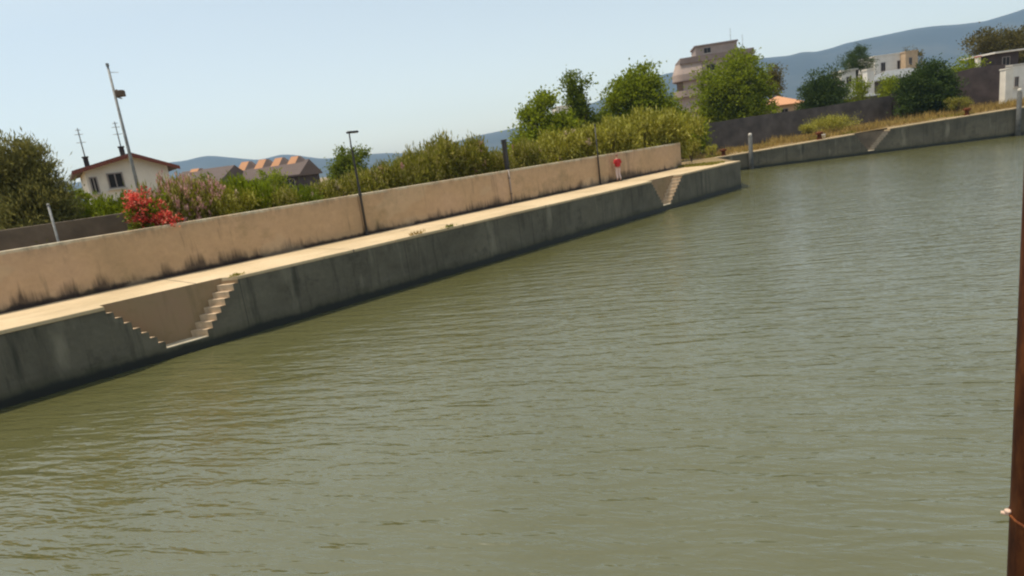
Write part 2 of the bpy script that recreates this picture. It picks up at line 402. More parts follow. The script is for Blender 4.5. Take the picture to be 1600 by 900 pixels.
# far quay and the short return between the two
p0 = np.array(far_top[0]); pe = np.array(far_top[-1])
fdir = (pe-p0)[:2]; fl = float(np.linalg.norm(fdir)); fdir = fdir/fl; frot = math.atan2(fdir[1], fdir[0])
def fs(px, py=None):   # distance along the far quay for a column of the photo
    y = np.interp(px, [1150, 1320, 1600], [267, 245, 210]); p = atz(px, y, 0); return float((p[:2]-p0[:2])@fdir)
# straight line approximates the gentle curve; keep ground edge in step with it
def zq(s): return zfar(p0[0]+fdir[0]*s)
quay('quay_wall', fl, 0., zq, [(fs(1330), fs(1350), fs(1360), fs(1384))], m_quay_far, (p0[0], p0[1], 0), frot, 'dark stained quay wall across the basin below the dry grass bank', depth=.5, bmat=m_oldwall, smat=m_sdull)
r0 = np.array(Q(QE, 0)); r1 = np.array([20.6, 60.4, 0]); 
rw = MB(); rw.add([(r0[0], r0[1], -1), (r1[0], r1[1], -1), (r1[0], r1[1], 1.5), (r0[0], r0[1], PZ-.05)], [(0, 1, 2, 3)])
rw.add([(r0[0]-.4, r0[1], -1), (r1[0]-.4, r1[1], -1), (r1[0]-.4, r1[1], 1.5), (r0[0]-.4, r0[1], PZ-.05)], [(0, 1, 2, 3)])
tag(rw.build('quay_wall', m_quay_far), 'short concrete return wall behind the end of the near quay, joining the far quay', 'quay wall')

# ------------------------------------------------------------------ hills
def hills(name, crest, Yd, seed):
    rng = np.random.RandomState(seed)
    pts = [aty(px, py, Yd) for px, py in crest]
    # angular interpolation along x at depth Yd
    X = np.array([p[0] for p in pts]); Z = np.array([p[2] for p in pts])
    xs = np.linspace(X[0], X[-1], 260); zc = np.interp(xs, X, Z)
    k = np.ones(3)/3; zc = np.convolve(np.pad(zc, 1, mode='edge'), k, 'valid')
    prof = [(.60, .0), (.66, .10), (.72, .24), (.78, .40), (.84, .58), (.90, .77), (.95, .91), (1.0, 1.0), (1.08, .8), (1.2, .3), (1.28, 0)]
    nx = len(xs); v = []
    ph = rng.rand(8)*6.28; fr = rng.rand(8)*.012+.002
    for j, (d, h) in enumerate(prof):
        for i in range(nx):
            nz = sum(math.sin(xs[i]*fr[q]+ph[q]+j*.6) for q in range(8))/8
            off = nz*.12*Yd*(1-abs(h))*.5 if h < 1 else 0
            z = 2.0+(zc[i]-2.0)*h*(1+.16*nz*(1-h)*2 if h < 1 else 1)
            v.append((xs[i]*(d if h < 1 or d <= 1 else 1)*1.0, Yd*d+off*.3, z if h > 0 else 1.0))
    f = [(j*nx+i, j*nx+i+1, (j+1)*nx+i+1, (j+1)*nx+i) for j in range(len(prof)-1) for i in range(nx-1)]
    o = MB().add(v, f).build(name, m_hill, smooth=True); tag(o, kind='structure')
hills('hills', [(-500, 330), (-200, 320), (0, 300), (120, 285), (200, 270), (262, 254), (290, 251), (312, 245), (328, 243), (350, 245), (380, 248), (405, 250), (425, 245), (440, 241), (460, 242), (480, 245), (502, 248), (540, 246), (575, 241), (595, 239.5), (615, 239), (640, 240), (670, 236), (710, 222), (750, 211), (770, 207), (805, 200), (860, 188), (930, 160), (985, 132), (1020, 120), (1050, 113), (1100, 106), (1150, 98), (1193, 91)], 2600, 3)
hills('mountain', [(900, 170), (980, 142), (1020, 128), (1040, 117), (1100, 104), (1150, 97), (1193, 90.5), (1233, 87), (1254, 81), (1275, 81), (1300, 75), (1320, 68), (1356, 60), (1400, 51), (1428, 45), (1456, 41), (1500, 38), (1540, 33), (1556, 28), (1580, 21), (1600, 14), (1700, -20), (1900, -60), (2100, -50)], 2300, 8)

# ------------------------------------------------------------------ foliage machinery
def leaf_object(name, C, D, L, W, mat, parent=None, rng=None):
    n = len(C); D = D/np.linalg.norm(D, axis=1)[:, None]
    S = np.cross(D, rng.normal(size=(n, 3))); S /= np.linalg.norm(S, axis=1)[:, None]+1e-9
    l = L*rng.uniform(.6, 1.3, (n, 1)); w_ = W*rng.uniform(.6, 1.3, (n, 1))
    V = np.stack([C, C+D*l*.5+S*w_*.5, C+D*l, C+D*l*.5-S*w_*.5], 1).reshape(-1, 3)
    me = bpy.data.meshes.new(name); me.vertices.add(4*n); me.vertices.foreach_set('co', V.astype(np.float32).ravel())
    me.loops.add(4*n); me.loops.foreach_set('vertex_index', np.arange(4*n, dtype=np.int32))
    me.polygons.add(n); me.polygons.foreach_set('loop_start', np.arange(0, 4*n, 4, dtype=np.int32)); me.polygons.foreach_set('loop_total', np.full(n, 4, np.int32))
    me.update(); me.validate(); me.materials.append(mat)
    o = bpy.data.objects.new(name, me); COL.objects.link(o)
    if parent: o.parent = parent
    return o
def crown_pts(rng, blobs, nclump, per, sig, up=.3, out=.8, shell=.45):
    vol = np.array([b[3]*b[4]*b[5] for b in blobs]); vol = vol/vol.sum()
    C = []; D = []
    for b, k in zip(blobs, rng.multinomial(nclump, vol)):
        c = np.array(b[:3]); r_ = np.array(b[3:])
        d = rng.normal(size=(k, 3)); d /= np.linalg.norm(d, axis=1)[:, None]
        rad = rng.uniform(0, 1, (k, 1))**shell
        cc = c + d*rad*r_*rng.uniform(.88, 1.1, (k, 1))
        s_ = sig*rng.uniform(.6, 1.4, (k, 1))
        P = np.repeat(cc, per, 0)+rng.normal(size=(k*per, 3))*np.repeat(s_, per, 0)*np.array([1, 1, .75])
        dd = np.repeat(d, per, 0)*out+rng.normal(size=(k*per, 3))*.7+np.array([0, 0, up])
        C.append(P); D.append(dd)
    return np.concatenate(C), np.concatenate(D)
def trunk_mb(rng, h, r0, limbs, spread):
    m = MB(); top = Vector((rng.uniform(-.1, .1)*h, rng.uniform(-.1, .1)*h, h))
    m.tube([(0, 0, -.2), (top.x*.3, top.y*.3, h*.35), (top.x*.7, top.y*.7, h*.7), tuple(top)], [r0*1.25, r0, r0*.75, r0*.35], 8)
    for i in range(limbs):
        a = rng.uniform(0, 6.28); z0 = h*rng.uniform(.35, .75); e = Vector((math.cos(a)*spread, math.sin(a)*spread, z0+h*rng.uniform(.25, .5)))
        b = Vector((top.x*z0/h, top.y*z0/h, z0)); mid = b.lerp(e, .5)+Vector((0, 0, h*.06))
        m.tube([tuple(b), tuple(mid), tuple(e)], [r0*.5, r0*.32, r0*.1], 6)
    return m
def tree(name, px, pyt, Y, wpx, hfrac, mat, label, cat='tree', blobs=None, seed=1, n=150, per=45, sig=.3, L=.22, W=.12, trunk=.3, base=None, group=None, up=.2, zb=None, rk=.18):
    """tree whose top shows at (px,pyt) when it stands Y metres ahead; crown width wpx photo pixels; hfrac = share of the height that is crown"""
    rng = np.random.RandomState(seed); rr = random.Random(seed)
    top = aty(px, pyt, Y); x = top[0]; z0 = zfar(x) if Y > 57 and x > 20 else 1.84
    if zb is not None: z0 = zb
    h = top[2]-z0; wd = wpx*Y/F/2
    root = empty(name, (x, Y, z0), rr.uniform(-.3, .3)); tag(root, label, cat, group)
    ch = h*hfrac
    if blobs is None:
        blobs = [(0, 0, h-ch*.55, wd*.72, wd*.72, ch*.46)]
        for i in range(7):
            a = i*0.9+rr.uniform(-.3, .3); q = rr.uniform(.35, .62)
            blobs.append((math.cos(a)*wd*q, math.sin(a)*wd*q, h-ch*rr.uniform(.22, .8), wd*rr.uniform(.3, .5), wd*rr.uniform(.3, .5), ch*rr.uniform(.18, .28)))
    else:
        blobs = [(b[0]*wd, b[1]*wd, h-ch*(1-b[2]), b[3]*wd, b[3]*wd, b[4]*ch) for b in blobs]
    Cc, D = crown_pts(rng, blobs, n, per, sig, up)
    leaf_object('crown', Cc, D, L, W, mat, root, rng)
    trunk_mb(rr, h*(1-hfrac*.45), trunk, 6, wd*.5).build('trunk', m_bark, root, smooth=True)
    return root

# oleander shrubs: four meshes of unit size, copied and scaled
def oleander_proto(seed, mat, fl_mat, nfl):
    rng = np.random.RandomState(seed); root = empty('oleander_shrub')
    blobs = [(0, 0, .55, .62, .62, .42)]+[(rng.uniform(-.55, .55), rng.uniform(-.55, .55), rng.uniform(.55, .80), .34, .34, .2) for _ in range(8)]
    Cc, D = crown_pts(rng, blobs, 330, 30, .07, .25, .9, .35)
    leaf_object('foliage', Cc, D, .095, .034, mat, root, rng)
    s_ = MB(); rr = random.Random(seed)
    for i in range(14):
        a = rr.uniform(0, 6.28); q = rr.uniform(.2, .6)
        s_.tube([(math.cos(a)*.08, math.sin(a)*.08, -.02), (math.cos(a)*q*.5, math.sin(a)*q*.5, .35), (math.cos(a)*q, math.sin(a)*q, .75)], [.014, .010, .004], 5)
    s_.build('stem', m_bark, root)
    if nfl:
        b2 = [(b[0], b[1], b[2]+.05, b[3]*1.05, b[4]*1.05, b[5]*1.05) for b in blobs]
        Cc, D = crown_pts(rng, b2, nfl, 22, .035, .3, .5, .12)
        leaf_object('blossom', Cc, D, .05, .045, fl_mat, root, rng)
    return root
protos = {}
def shrub(px, pyt, t, wid, kind, label, zbase=None, sy=1.0, name='oleander_shrub', cat='shrub'):
    p = att(px, pyt, t); s_, _ = st(p); z0 = PZ-.06 if zbase is None else zbase
    if kind not in protos:
        a = {'g0': (1, m_ole, m_flp, 0), 'g1': (2, m_ole, m_flc, 10), 'g2': (3, m_ole, m_flp, 6), 'y0': (4, m_oley, m_flc, 0), 'y1': (5, m_oley, m_flc, 10), 'p0': (6, m_ole, m_flp, 170), 'm0': (7, m_leafg, m_flp, 0), 'm1': (8, m_leafm, m_flc, 8)}[kind]
        o = oleander_proto(*a); protos[kind] = o
    else: o = copy_tree(protos[kind])
    h = (p[2]-z0)*.92
    o.location = Q(s_, t, z0); o.scale = (wid/2, wid/2*sy, h/1.0)
    o.rotation_euler = (0, 0, (px*1.7) % 6.28)
    tag(o, label, cat, 'shrubs growing behind the boundary wall')
    return o
# unit meshes top out near z=1.0
S = [
 (150, 306, 9.6, 3.0, 'm0', 'bright green bush in front of the cream house, left of the red bush'),
 (186, 298, 9.4, 2.6, 'm1', 'green bush with a few pale blooms just left of the red bush'),
 (262, 272, 5.6, 2.6, 'p0', 'pink-flowered oleander right behind the red bush'),
 (283, 278, 4.9, 2.4, 'p0', 'pink-flowered oleander leaning on the wall between the red bush and the next pink one'),
 (303, 276, 5.2, 2.6, 'p0', 'oleander with fading pink flowers, below the lone orange dormer'),
 (345, 287, 4.9, 2.4, 'y1', 'yellow-tipped oleander drooping over the wall, right of the pink oleanders'),
 (378, 270, 5.4, 2.8, 'm0', 'bright green oleander in front of the row of dormers'),
 (425, 283, 5.2, 2.6, 'g1', 'low green oleander below the right end of the dormer roof'),
 (468, 287, 5.2, 2.6, 'm1', 'leafy oleander left of the round dark tree'),
 (508, 272, 5.4, 2.6, 'g1', 'olive oleander directly in front of the round dark tree'),
 (560, 256, 5.0, 2.8, 'g1', 'dense oleander behind the street lamp'),
 (605, 244, 5.2, 2.8, 'g2', 'oleander just right of the street lamp'),
 (648, 226, 5.2, 3.0, 'g0', 'oleander at the left foot of the tall olive clump'),
 (690, 206, 5.6, 3.4, 'g0', 'tallest olive oleander, its crest under open sky'),
 (735, 208, 5.6, 3.2, 'g2', 'tall oleander left of the black bin post'),
 (772, 226, 5.2, 2.6, 'g1', 'lower oleander touching the black bin post on its left'),
 (818, 212, 5.2, 3.2, 'g2', 'brownish oleander immediately right of the black bin post'),
 (862, 197, 5.3, 3.8, 'y1', 'yellowish oleander in front of the leftmost broad tree'),
 (905, 190, 5.3, 3.8, 'y1', 'yellow-green oleander left of the thin dark pole'),
 (950, 180, 5.3, 4.0, 'y0', 'yellow-green oleander right of the thin dark pole, above the person'),
 (998, 166, 5.6, 4.8, 'y0', 'big bright yellow-green oleander near the end of the wall'),
 (1044, 167, 5.0, 4.8, 'y0', 'rounded yellow-green oleander hanging over the end of the wall'),
]
for a in S: shrub(*a)
def bush(px, pyt, Y, wpx, hh, mat, label, seed, L=.16, W=.06, n=90, per=40, z0=None, cat='shrub', name='shrub', flat=1.):
    rng = np.random.RandomState(seed); top = aty(px, pyt, Y); x = top[0]
    if z0 is None: z0 = top[2]-hh
    wd = wpx*Y/F/2; h = top[2]-z0
    root = empty(name, (x, Y, z0)); tag(root, label, cat)
    bl = [(0, 0, h*.5, wd*.8, wd*.6*flat, h*.42)]+[(rng.uniform(-.7, .7)*wd, rng.uniform(-.5, .5)*wd*flat, h*rng.uniform(.4, .72), wd*.35, wd*.35, h*.25) for _ in range(5)]
    Cc, D = crown_pts(rng, bl, n, per, wd*.11, .6); Cc[:, 2] = np.maximum(Cc[:, 2], .03)
    leaf_object('foliage', Cc, D, L, W, mat, root, rng)
    m = MB()
    for i in range(6):
        a = rng.uniform(0, 6.28); m.tube([(0, 0, -.05), (math.cos(a)*wd*.25, math.sin(a)*wd*.25, h*.4), (math.cos(a)*wd*.5, math.sin(a)*wd*.5, h*.75)], [.04, .03, .01], 5)
    m.build('stem', m_bark, root); return root
# the red flowering bush leans over the wall
p = att(228, 300, 4.3); s_, _ = st(p); rng = np.random.RandomState(77)
root = empty('flowering_bush', Q(s_+.1, 4.5, PZ-.06), QROT); tag(root, 'bright red flowering bush hanging over the wall near the cream house', 'bush')
bl = [(-.42, -.1, 2.55, .40, .4, .50), (-.10, -.35, 2.15, .42, .4, .55), (.20, -.7, 1.75, .32, .36, .42), (-.50, .1, 2.85, .26, .3, .26), (-.45, -.2, 2.05, .3, .3, .4)]
Cc, D = crown_pts(rng, bl, 88, 30, .085, .1, .8); leaf_object('blossom', Cc, D, .09, .07, m_flr, root, rng)
Cc, D = crown_pts(rng, [(-.15, -.1, 2.2, .62, .5, .7), (0, .2, 1.2, .5, .5, .8)], 120, 32, .11, .3); leaf_object('foliage', Cc, D, .14, .07, m_leafm, root, rng)
m = MB(); [m.tube([(0, 0, -.05), (x_, .1, 1.0), (x_*1.8, -.1, 2.2)], [.05, .035, .012], 6) for x_ in (-.25, 0, .25)]; m.build('stem', m_bark, root)

# ------------------------------------------------------------------ boundary wall
wr = empty('boundary_wall', tuple(QA), QROT); tag(wr, 'long low ochre rendered wall with black damp stains along its foot, beside the path', 'wall')
WE = st(att(1062, 224, 3.55))[0]; WT = 3.60
xj = [QL, -20, st(att(570, 366, 3.5))[0], st(att(800, 320, 3.5))[0], st(att(937, 285, 3.5))[0], WE]
for i in range(len(xj)-1):
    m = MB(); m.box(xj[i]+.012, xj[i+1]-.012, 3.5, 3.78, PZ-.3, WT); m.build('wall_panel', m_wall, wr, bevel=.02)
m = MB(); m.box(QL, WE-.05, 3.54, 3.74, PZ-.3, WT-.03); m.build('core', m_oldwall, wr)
# old wall further back at the left
ow = MB(); a0 = att(-120, 365, 8.); b0 = att(232, 327, 8.)
s0_, s1_ = st(a0)[0], st(b0)[0]
ow.box(s0_, s1_, 8.0, 8.25, PZ-.3, b0[2]); o = ow.build('garden_wall', m_oldwall, bevel=.03); o.location = tuple(QA); o.rotation_euler = (0, 0, QROT)
tag(o, 'weathered dark brown garden wall behind the ochre wall, below the cream house', 'wall')

# ------------------------------------------------------------------ posts and lamps
p = att(573, 362, 3.38); s_, _ = st(p); lamp = empty('street_lamp', Q(s_, 3.38, PZ), QROT)
tag(lamp, 'slim black street lamp with a small flat head, standing against the ochre wall', 'street lamp')
hz = att(545, 208, 3.38)[2]-PZ
m = MB(); m.tube([(0, 0, 0), (0, 0, 1.7), (0, 0, hz-.9), (-.02, 0, hz-.55), (.0, 0, hz)], [.055, .05, .04, .03, .026], 10); m.build('pole', m_dark, lamp, smooth=True)
m = MB(); m.box(-.09, .40, -.10, .10, hz-.015, hz+.075); m.build('lamp_head', m_dark, lamp, bevel=.03)
m = MB(); m.lathe([(.09, 0), (.09, .05), (.06, .07), (.06, .22), (.05, .24)], 12); m.build('base', m_dark, lamp)
m = MB(); m.lathe([(.062, 1.62), (.070, 1.64), (.070, 1.74), (.062, 1.76)], 12); m.build('collar', m_dark, lamp)

p = att(938, 284, 3.38); s_, _ = st(p); pz = att(932, 196, 3.38)[2]
o = empty('pole', Q(s_, 3.38, PZ), QROT); tag(o, 'thin dark pole standing against the wall left of the person in red', 'pole')
m = MB(); m.tube([(0, 0, 0), (0, 0, pz-PZ)], [.05, .035], 10); m.build('shaft', m_dark, o, smooth=True)
m = MB(); m.lathe([(.045, pz-PZ-.02), (.06, pz-PZ), (.05, pz-PZ+.08), (.01, pz-PZ+.1)], 10); m.build('cap', m_dark, o)
m = MB(); m.lathe([(.09, 0), (.09, .03), (.055, .05)], 10); m.build('base_plate', m_dark, o)

p = att(803, 329, 3.42); s_, _ = st(p)
o = empty('drain_pipe', Q(s_, 3.44, PZ), QROT); tag(o, 'thin grey pipe running up the ochre wall below the black bin post', 'pipe')
m = MB(); m.tube([(0, 0, 0), (0, 0, WT-PZ+.02)], [.028, .028], 8); m.build('pipe', m_frame, o, smooth=True)
for z_ in (.5, 1.3):
    m = MB(); m.box(-.05, .05, -.03, .05, z_, z_+.03); m.build('clamp', m_dark, o)

p = att(788, 218, 4.0); s_, _ = st(p)
o = empty('post_box', Q(s_, 4.05, PZ-.06), QROT); tag(o, 'short black cabinet post behind the ochre wall between two oleanders', 'post')
zt = p[2]-PZ+.06
m = MB(); m.box(-.10, .10, -.10, .10, 1.75, zt-.08); m.build('cabinet', m_dark, o, bevel=.03)
m = MB(); m.box(-.12, .12, -.12, .12, zt-.08, zt); m.build('lid', m_dark, o, bevel=.02)
m = MB(); m.tube([(0, 0, -.05), (0, 0, 1.76)], [.06, .06], 10); m.build('leg', m_dark, o)

p = att(92, 380, 4.4); s_, _ = st(p); pz = att(78, 318, 4.4)[2]-PZ
o = empty('metal_post', Q(s_, 4.4, PZ-.06), QROT); tag(o, 'short pale grey metal post in front of the dark feathery tree', 'post')
m = MB(); m.tube([(0, 0, 0), (0, 0, pz)], [.038, .034], 10); m.build('shaft', m_galv, o, smooth=True)
m = MB(); m.lathe([(.034, pz-.01), (.045, pz), (.045, pz+.04), (.02, pz+.07)], 10); m.build('cap', m_galv, o)

# tall light mast in front of the house
pb = atz(214, 282, 4.9); 
MY = 33.; b = aty(213, 282, MY); tt = aty(168, 103, MY)
o = empty('light_mast', (b[0], MY, 1.84)); tag(o, 'tall grey mast with a small box lantern partway up, in front of the cream house', 'mast')
mz = tt[2]-1.84; lz = aty(179, 147, MY)[2]-1.84; 
m = MB(); m.tube([(0, 0, 0), (0, 0, mz*.5), (0, 0, mz)], [.10, .08, .05], 12); m.build('pole', m_galv, o, smooth=True)
m = MB(); m.tube([(0, 0, mz-.01), (0, 0, mz+.12)], [.08, .07], 10); m.build('cap', m_galv, o)
m = MB(); m.box(.10, .46, -.16, .16, lz-.16, lz+.14); m.box(.06, .2, -.03, .03, lz+.14, lz+.2); m.build('lantern', m_brown, o, bevel=.03)
m = MB(); m.tube([(-.05, 0, lz-.1), (.30, 0, lz-.25)], [.03, .03], 6); m.build('bracket', m_galv, o)
m = MB(); m.tube([(0, 0, mz-.3), (.45, 0, mz-.36)], [.015, .012], 6); m.build('aerial', m_galv, o)

# ------------------------------------------------------------------ houses
def quad_window(parent, o_, ax, w0, w1, z0, z1, nrm, frame=True):
    """window in a wall: origin o_, unit axis ax along the wall, outward normal nrm"""
    def P(a, z, d): q = np.array(o_)+np.array(ax)*a+np.array(nrm)*d; return (q[0], q[1], z)
    def slab(m, a0, a1, za, zb, d0, d1):
        v = [P(a0, za, d0), P(a1, za, d0), P(a1, za, d1), P(a0, za, d1), P(a0, zb, d0), P(a1, zb, d0), P(a1, zb, d1), P(a0, zb, d1)]
        m.add(v, [(0, 3, 2, 1), (4, 5, 6, 7), (0, 1, 5, 4), (1, 2, 6, 5), (2, 3, 7, 6), (3, 0, 4, 7)])
    m = MB(); slab(m, w0, w1, z0, z1, -.05, .02); wn = m.build('window', m_glass, parent)
    m = MB(); t_ = .07
    slab(m, w0-t_, w0, z0-t_, z1+t_, -.02, .06); slab(m, w1, w1+t_, z0-t_, z1+t_, -.02, .06)
    slab(m, w0, w1, z1, z1+t_, -.02, .06); slab(m, w0, w1, z0-t_, z0, -.02, .06); slab(m, (w0+w1)/2-.03, (w0+w1)/2+.03, z0, z1, .021, .05)
    m.build('frame', m_frame, wn)
    m = MB(); slab(m, w0-.15, w1+.15, z0-t_-.09, z0-t_-.003, -.02, .16); m.build('sill', m_sill, wn)
    return wn
def hipped(root, cx, cy, L, W_, z, rise, over, mat_roof, mat_edge, edge=.22, ridge=None):
    m = MB(); a, b = L/2+over, W_/2+over; rl = (L-W_)/2 if ridge is None else ridge
    rl = max(.05, rl)
    v = [(cx-a, cy-b, z), (cx+a, cy-b, z), (cx+a, cy+b, z), (cx-a, cy+b, z), (cx-rl, cy, z+rise), (cx+rl, cy, z+rise)]
    m.add(v, [(0, 1, 5, 4), (1, 2, 5), (2, 3, 4, 5), (3, 0, 4), (0, 3, 2, 1)]); r_ = m.build('roof', mat_roof, root)
    m = MB(); m.box(cx-a-.03, cx+a+.03, cy-b-.03, cy+b+.03, z-edge, z-.003); m.build('fascia', mat_edge, root)
    return r_
# cream house: low gable end towards us, its long side running back
HP0 = aty(131, 267, 36.0); HP1 = aty(261, 259, 38.3); HPk = aty(205, 244, 37.2)
fx = (HP1-HP0)[:2]; HW = float(np.linalg.norm(fx)); fx = fx/HW; hrz = math.atan2(fx[1], fx[0])
house = empty('cream_house', (HP0[0], HP0[1], 1.84), hrz); tag(house, 'cream plastered house with a low brown tiled gable roof and two thin antennas', 'house')
he0, he1, hk = HP0[2]-1.84, HP1[2]-1.84, HPk[2]-1.84
kx = float((HPk-HP0)[:2]@fx); HD = 9.
m = MB(); v = [(0, 0, -.2), (HW, 0, -.2), (HW, 0, he1), (kx, 0, hk), (0, 0, he0)]; v += [(a_, HD, c_) for a_, b_, c_ in v]
m.add(v, [(0, 1, 2, 3, 4), (5, 9, 8, 7, 6), (0, 5, 6, 1), (1, 6, 7, 2), (2, 7, 8, 3), (3, 8, 9, 4), (4, 9, 5, 0)]); m.build('wall', m_cream, house)
ov = .55; sl0 = (hk-he0)/kx; sl1 = (hk-he1)/(HW-kx)
def rpt(x, up):   # roof surface height at x
    return (hk-(kx-x)*sl0 if x < kx else hk-(x-kx)*sl1)+up
m = MB(); prof = [(-ov, rpt(-ov, .02)), (kx, hk+.02), (HW+ov, rpt(HW+ov, .02)), (HW+ov, rpt(HW+ov, .17)), (kx, hk+.19), (-ov, rpt(-ov, .17))]
v = [(a_, -ov+.09, b_) for a_, b_ in prof]+[(a_, HD+ov, b_) for a_, b_ in prof]
m.add(v, [(0, 1, 2, 3, 4, 5)[::-1], (6, 7, 8, 9, 10, 11)]+[(i, (i+1) % 6, 6+(i+1) % 6, 6+i) for i in range(6)]); rf = m.build('roof', m_roofg, house)
m = MB(); prof = [(-ov-.03, rpt(-ov, -.06)), (kx, hk-.05), (HW+ov+.03, rpt(HW+ov, -.06)), (HW+ov+.03, rpt(HW+ov, .15)), (kx, hk+.17), (-ov-.03, rpt(-ov, .15))]
v = [(a_, -ov, b_) for a_, b_ in prof]+[(a_, -ov+.085, b_) for a_, b_ in prof]
m.add(v, [(0, 1, 2, 3, 4, 5)[::-1], (6, 7, 8, 9, 10, 11)]+[(i, (i+1) % 6, 6+(i+1) % 6, 6+i) for i in range(6)]); m.build('fascia', m_roofr, house)
def fxz(px, py):   # photo pixel -> (along facade, height)
    d = ray(px, py); nn_ = np.array([-fx[1], fx[0], 0]); kk = ((HP0-C0)@nn_)/(d@nn_); q = C0+d*kk; return float((q-HP0)[:2]@fx), q[2]-1.84
for (xa, ya, xb, yb) in ((141, 279, 157, 308), (168, 273, 196, 299)):
    a_, z1_ = fxz(xa, ya); b_, z0_ = fxz(xb, yb); z1b = fxz(xb, ya-(xb-xa)*.25)[1]
    quad_window(house, (0, 0, 0), (1, 0, 0), a_, b_, z0_+.3, z1_, (0, -1, 0))
m = MB(); 
def ant(root, x, y, z0, z1, mat):
    m = MB(); m.tube([(x, y, z0), (x, y, z1)], [.04, .025], 6)
    H_ = z1-z0
    for k, (f_, l_) in enumerate(((.93, .25), (.78, .4), (.5, .45))):
        m.tube([(x-l_/2, y, z0+H_*f_), (x+l_/2, y, z0+H_*f_)], [.016, .016], 5)
        for q in range(4): m.tube([(x-l_/2+l_*q/3, y-.25, z0+H_*f_), (x-l_/2+l_*q/3, y+.25, z0+H_*f_)], [.010, .010], 4)
    m.build('antenna', mat, root)
for (pxa, pyt, pyb, dpt) in ((124, 200, 250, 4.), (180, 190, 234, 3.)):
    nn_ = np.array([-fx[1], fx[0], 0]); 
    def onp(px, py):
        d = ray(px, py); kk = ((HP0-C0)@nn_+dpt)/(d@nn_); q = C0+d*kk; return float((q-HP0)[:2]@fx), q[2]-1.84
    lx, zb_ = onp(pxa+10, pyb); _, zt_ = onp(pxa, pyt)
    zr_ = rpt(lx, 0) if 0 < lx else rpt(0, 0)
    m = MB(); m.box(lx-.13, lx+.13, dpt-.13, dpt+.13, zr_-.1, zb_+.12); m.build('chimney', m_purple, house)
    m = MB(); m.box(lx-.17, lx+.17, dpt-.17, dpt+.17, zb_+.123, zb_+.2); m.build('chimney_cap', m_purple, house)
    ant(house, lx, dpt, zb_+.19, zt_, m_galv)

# long house with four orange dormers
def dormer_house(pxl, pxr, pyr_, Y0, label, dorm, roofmat, wallh=2.6):
    a = aty(pxl, pyr_[0], Y0); b = aty(pxr, pyr_[1], Y0); L = b[0]-a[0]; zr = (a[2]+b[2])/2-1.84
    rt = empty('terrace_house', (a[0], Y0, 1.84)); tag(rt, label, 'house')
    dp = 5.; ze = zr-1.9
    m = MB(); m.box(0, L, -dp, dp, -.2, ze); m.build('wall', m_purple if roofmat is m_roofg else m_cream, rt)
    m = MB(); v = [(-.4, -dp-.5, ze+.02), (L+.4, -dp-.5, ze+.02), (L+.4, 0, zr), (-.4, 0, zr), (-.4, dp+.5, ze+.02), (L+.4, dp+.5, ze+.02), (-.4, -dp-.5, ze-.18), (L+.4, -dp-.5, ze-.18), (-.4, dp+.5, ze-.18), (L+.4, dp+.5, ze-.18)]
    m.add(v, [(0, 1, 2, 3), (3, 2, 5, 4), (0, 3, 4, 8, 6), (1, 7, 9, 5, 2), (0, 6, 7, 1), (4, 5, 9, 8), (6, 8, 9, 7)]); m.build('roof', roofmat, rt)
    for i, (dx, dyp) in enumerate(dorm):
        q = aty(dx, dyp, Y0); x = q[0]-a[0]; zt = q[2]-1.84; w_ = .85
        # small rooflight: orange tiled front pane leaning to the right, dark hip falling away on its right
        zb_ = zt-1.25
        A_ = (x-.95, -1.3, zb_); B_ = (x+.15, -1.3, zb_-.05); T1 = (x+.75, -.35, zt); T0 = (x-.25, -.35, zt)
        m = MB(); m.add([A_, B_, T1, T0, (x-.95, .9, zb_), (x-.25, .6, zt)], [(0, 1, 2, 3), (0, 3, 5, 4)]); dm = m.build('dormer', m_roofo, rt)
        m = MB(); m.add([B_, (x+2.0, -.9, zb_-.1), T1, (x+.75, .6, zt), (x+2.0, .9, zb_-.1), T0, (x-.25, .6, zt+.0)], [(0, 1, 2), (1, 4, 3, 2), (2, 3, 6, 5)]); m.build('dormer_roof', m_roofg, dm)
    q = rt
    for k in range(4):
        w0 = L*(k+.5)/4-.6; quad_window(rt, (0, -dp, 0), (1, 0, 0), w0, w0+1.2, ze-1.6, ze-.5, (0, -1, 0))
    return rt
m_orange2 = m_orange
dormer_house(370, 478, (264, 248), 88, 'long brown tiled house with a row of four orange rooflights', [(382, 253), (409, 249.5), (434, 247), (459, 244.5)], m_roofg)
dormer_house(290, 362, (266, 260), 84, 'brown tiled house with one orange rooflight, between the cream house and the four rooflights', [(304, 264)], m_roofg)

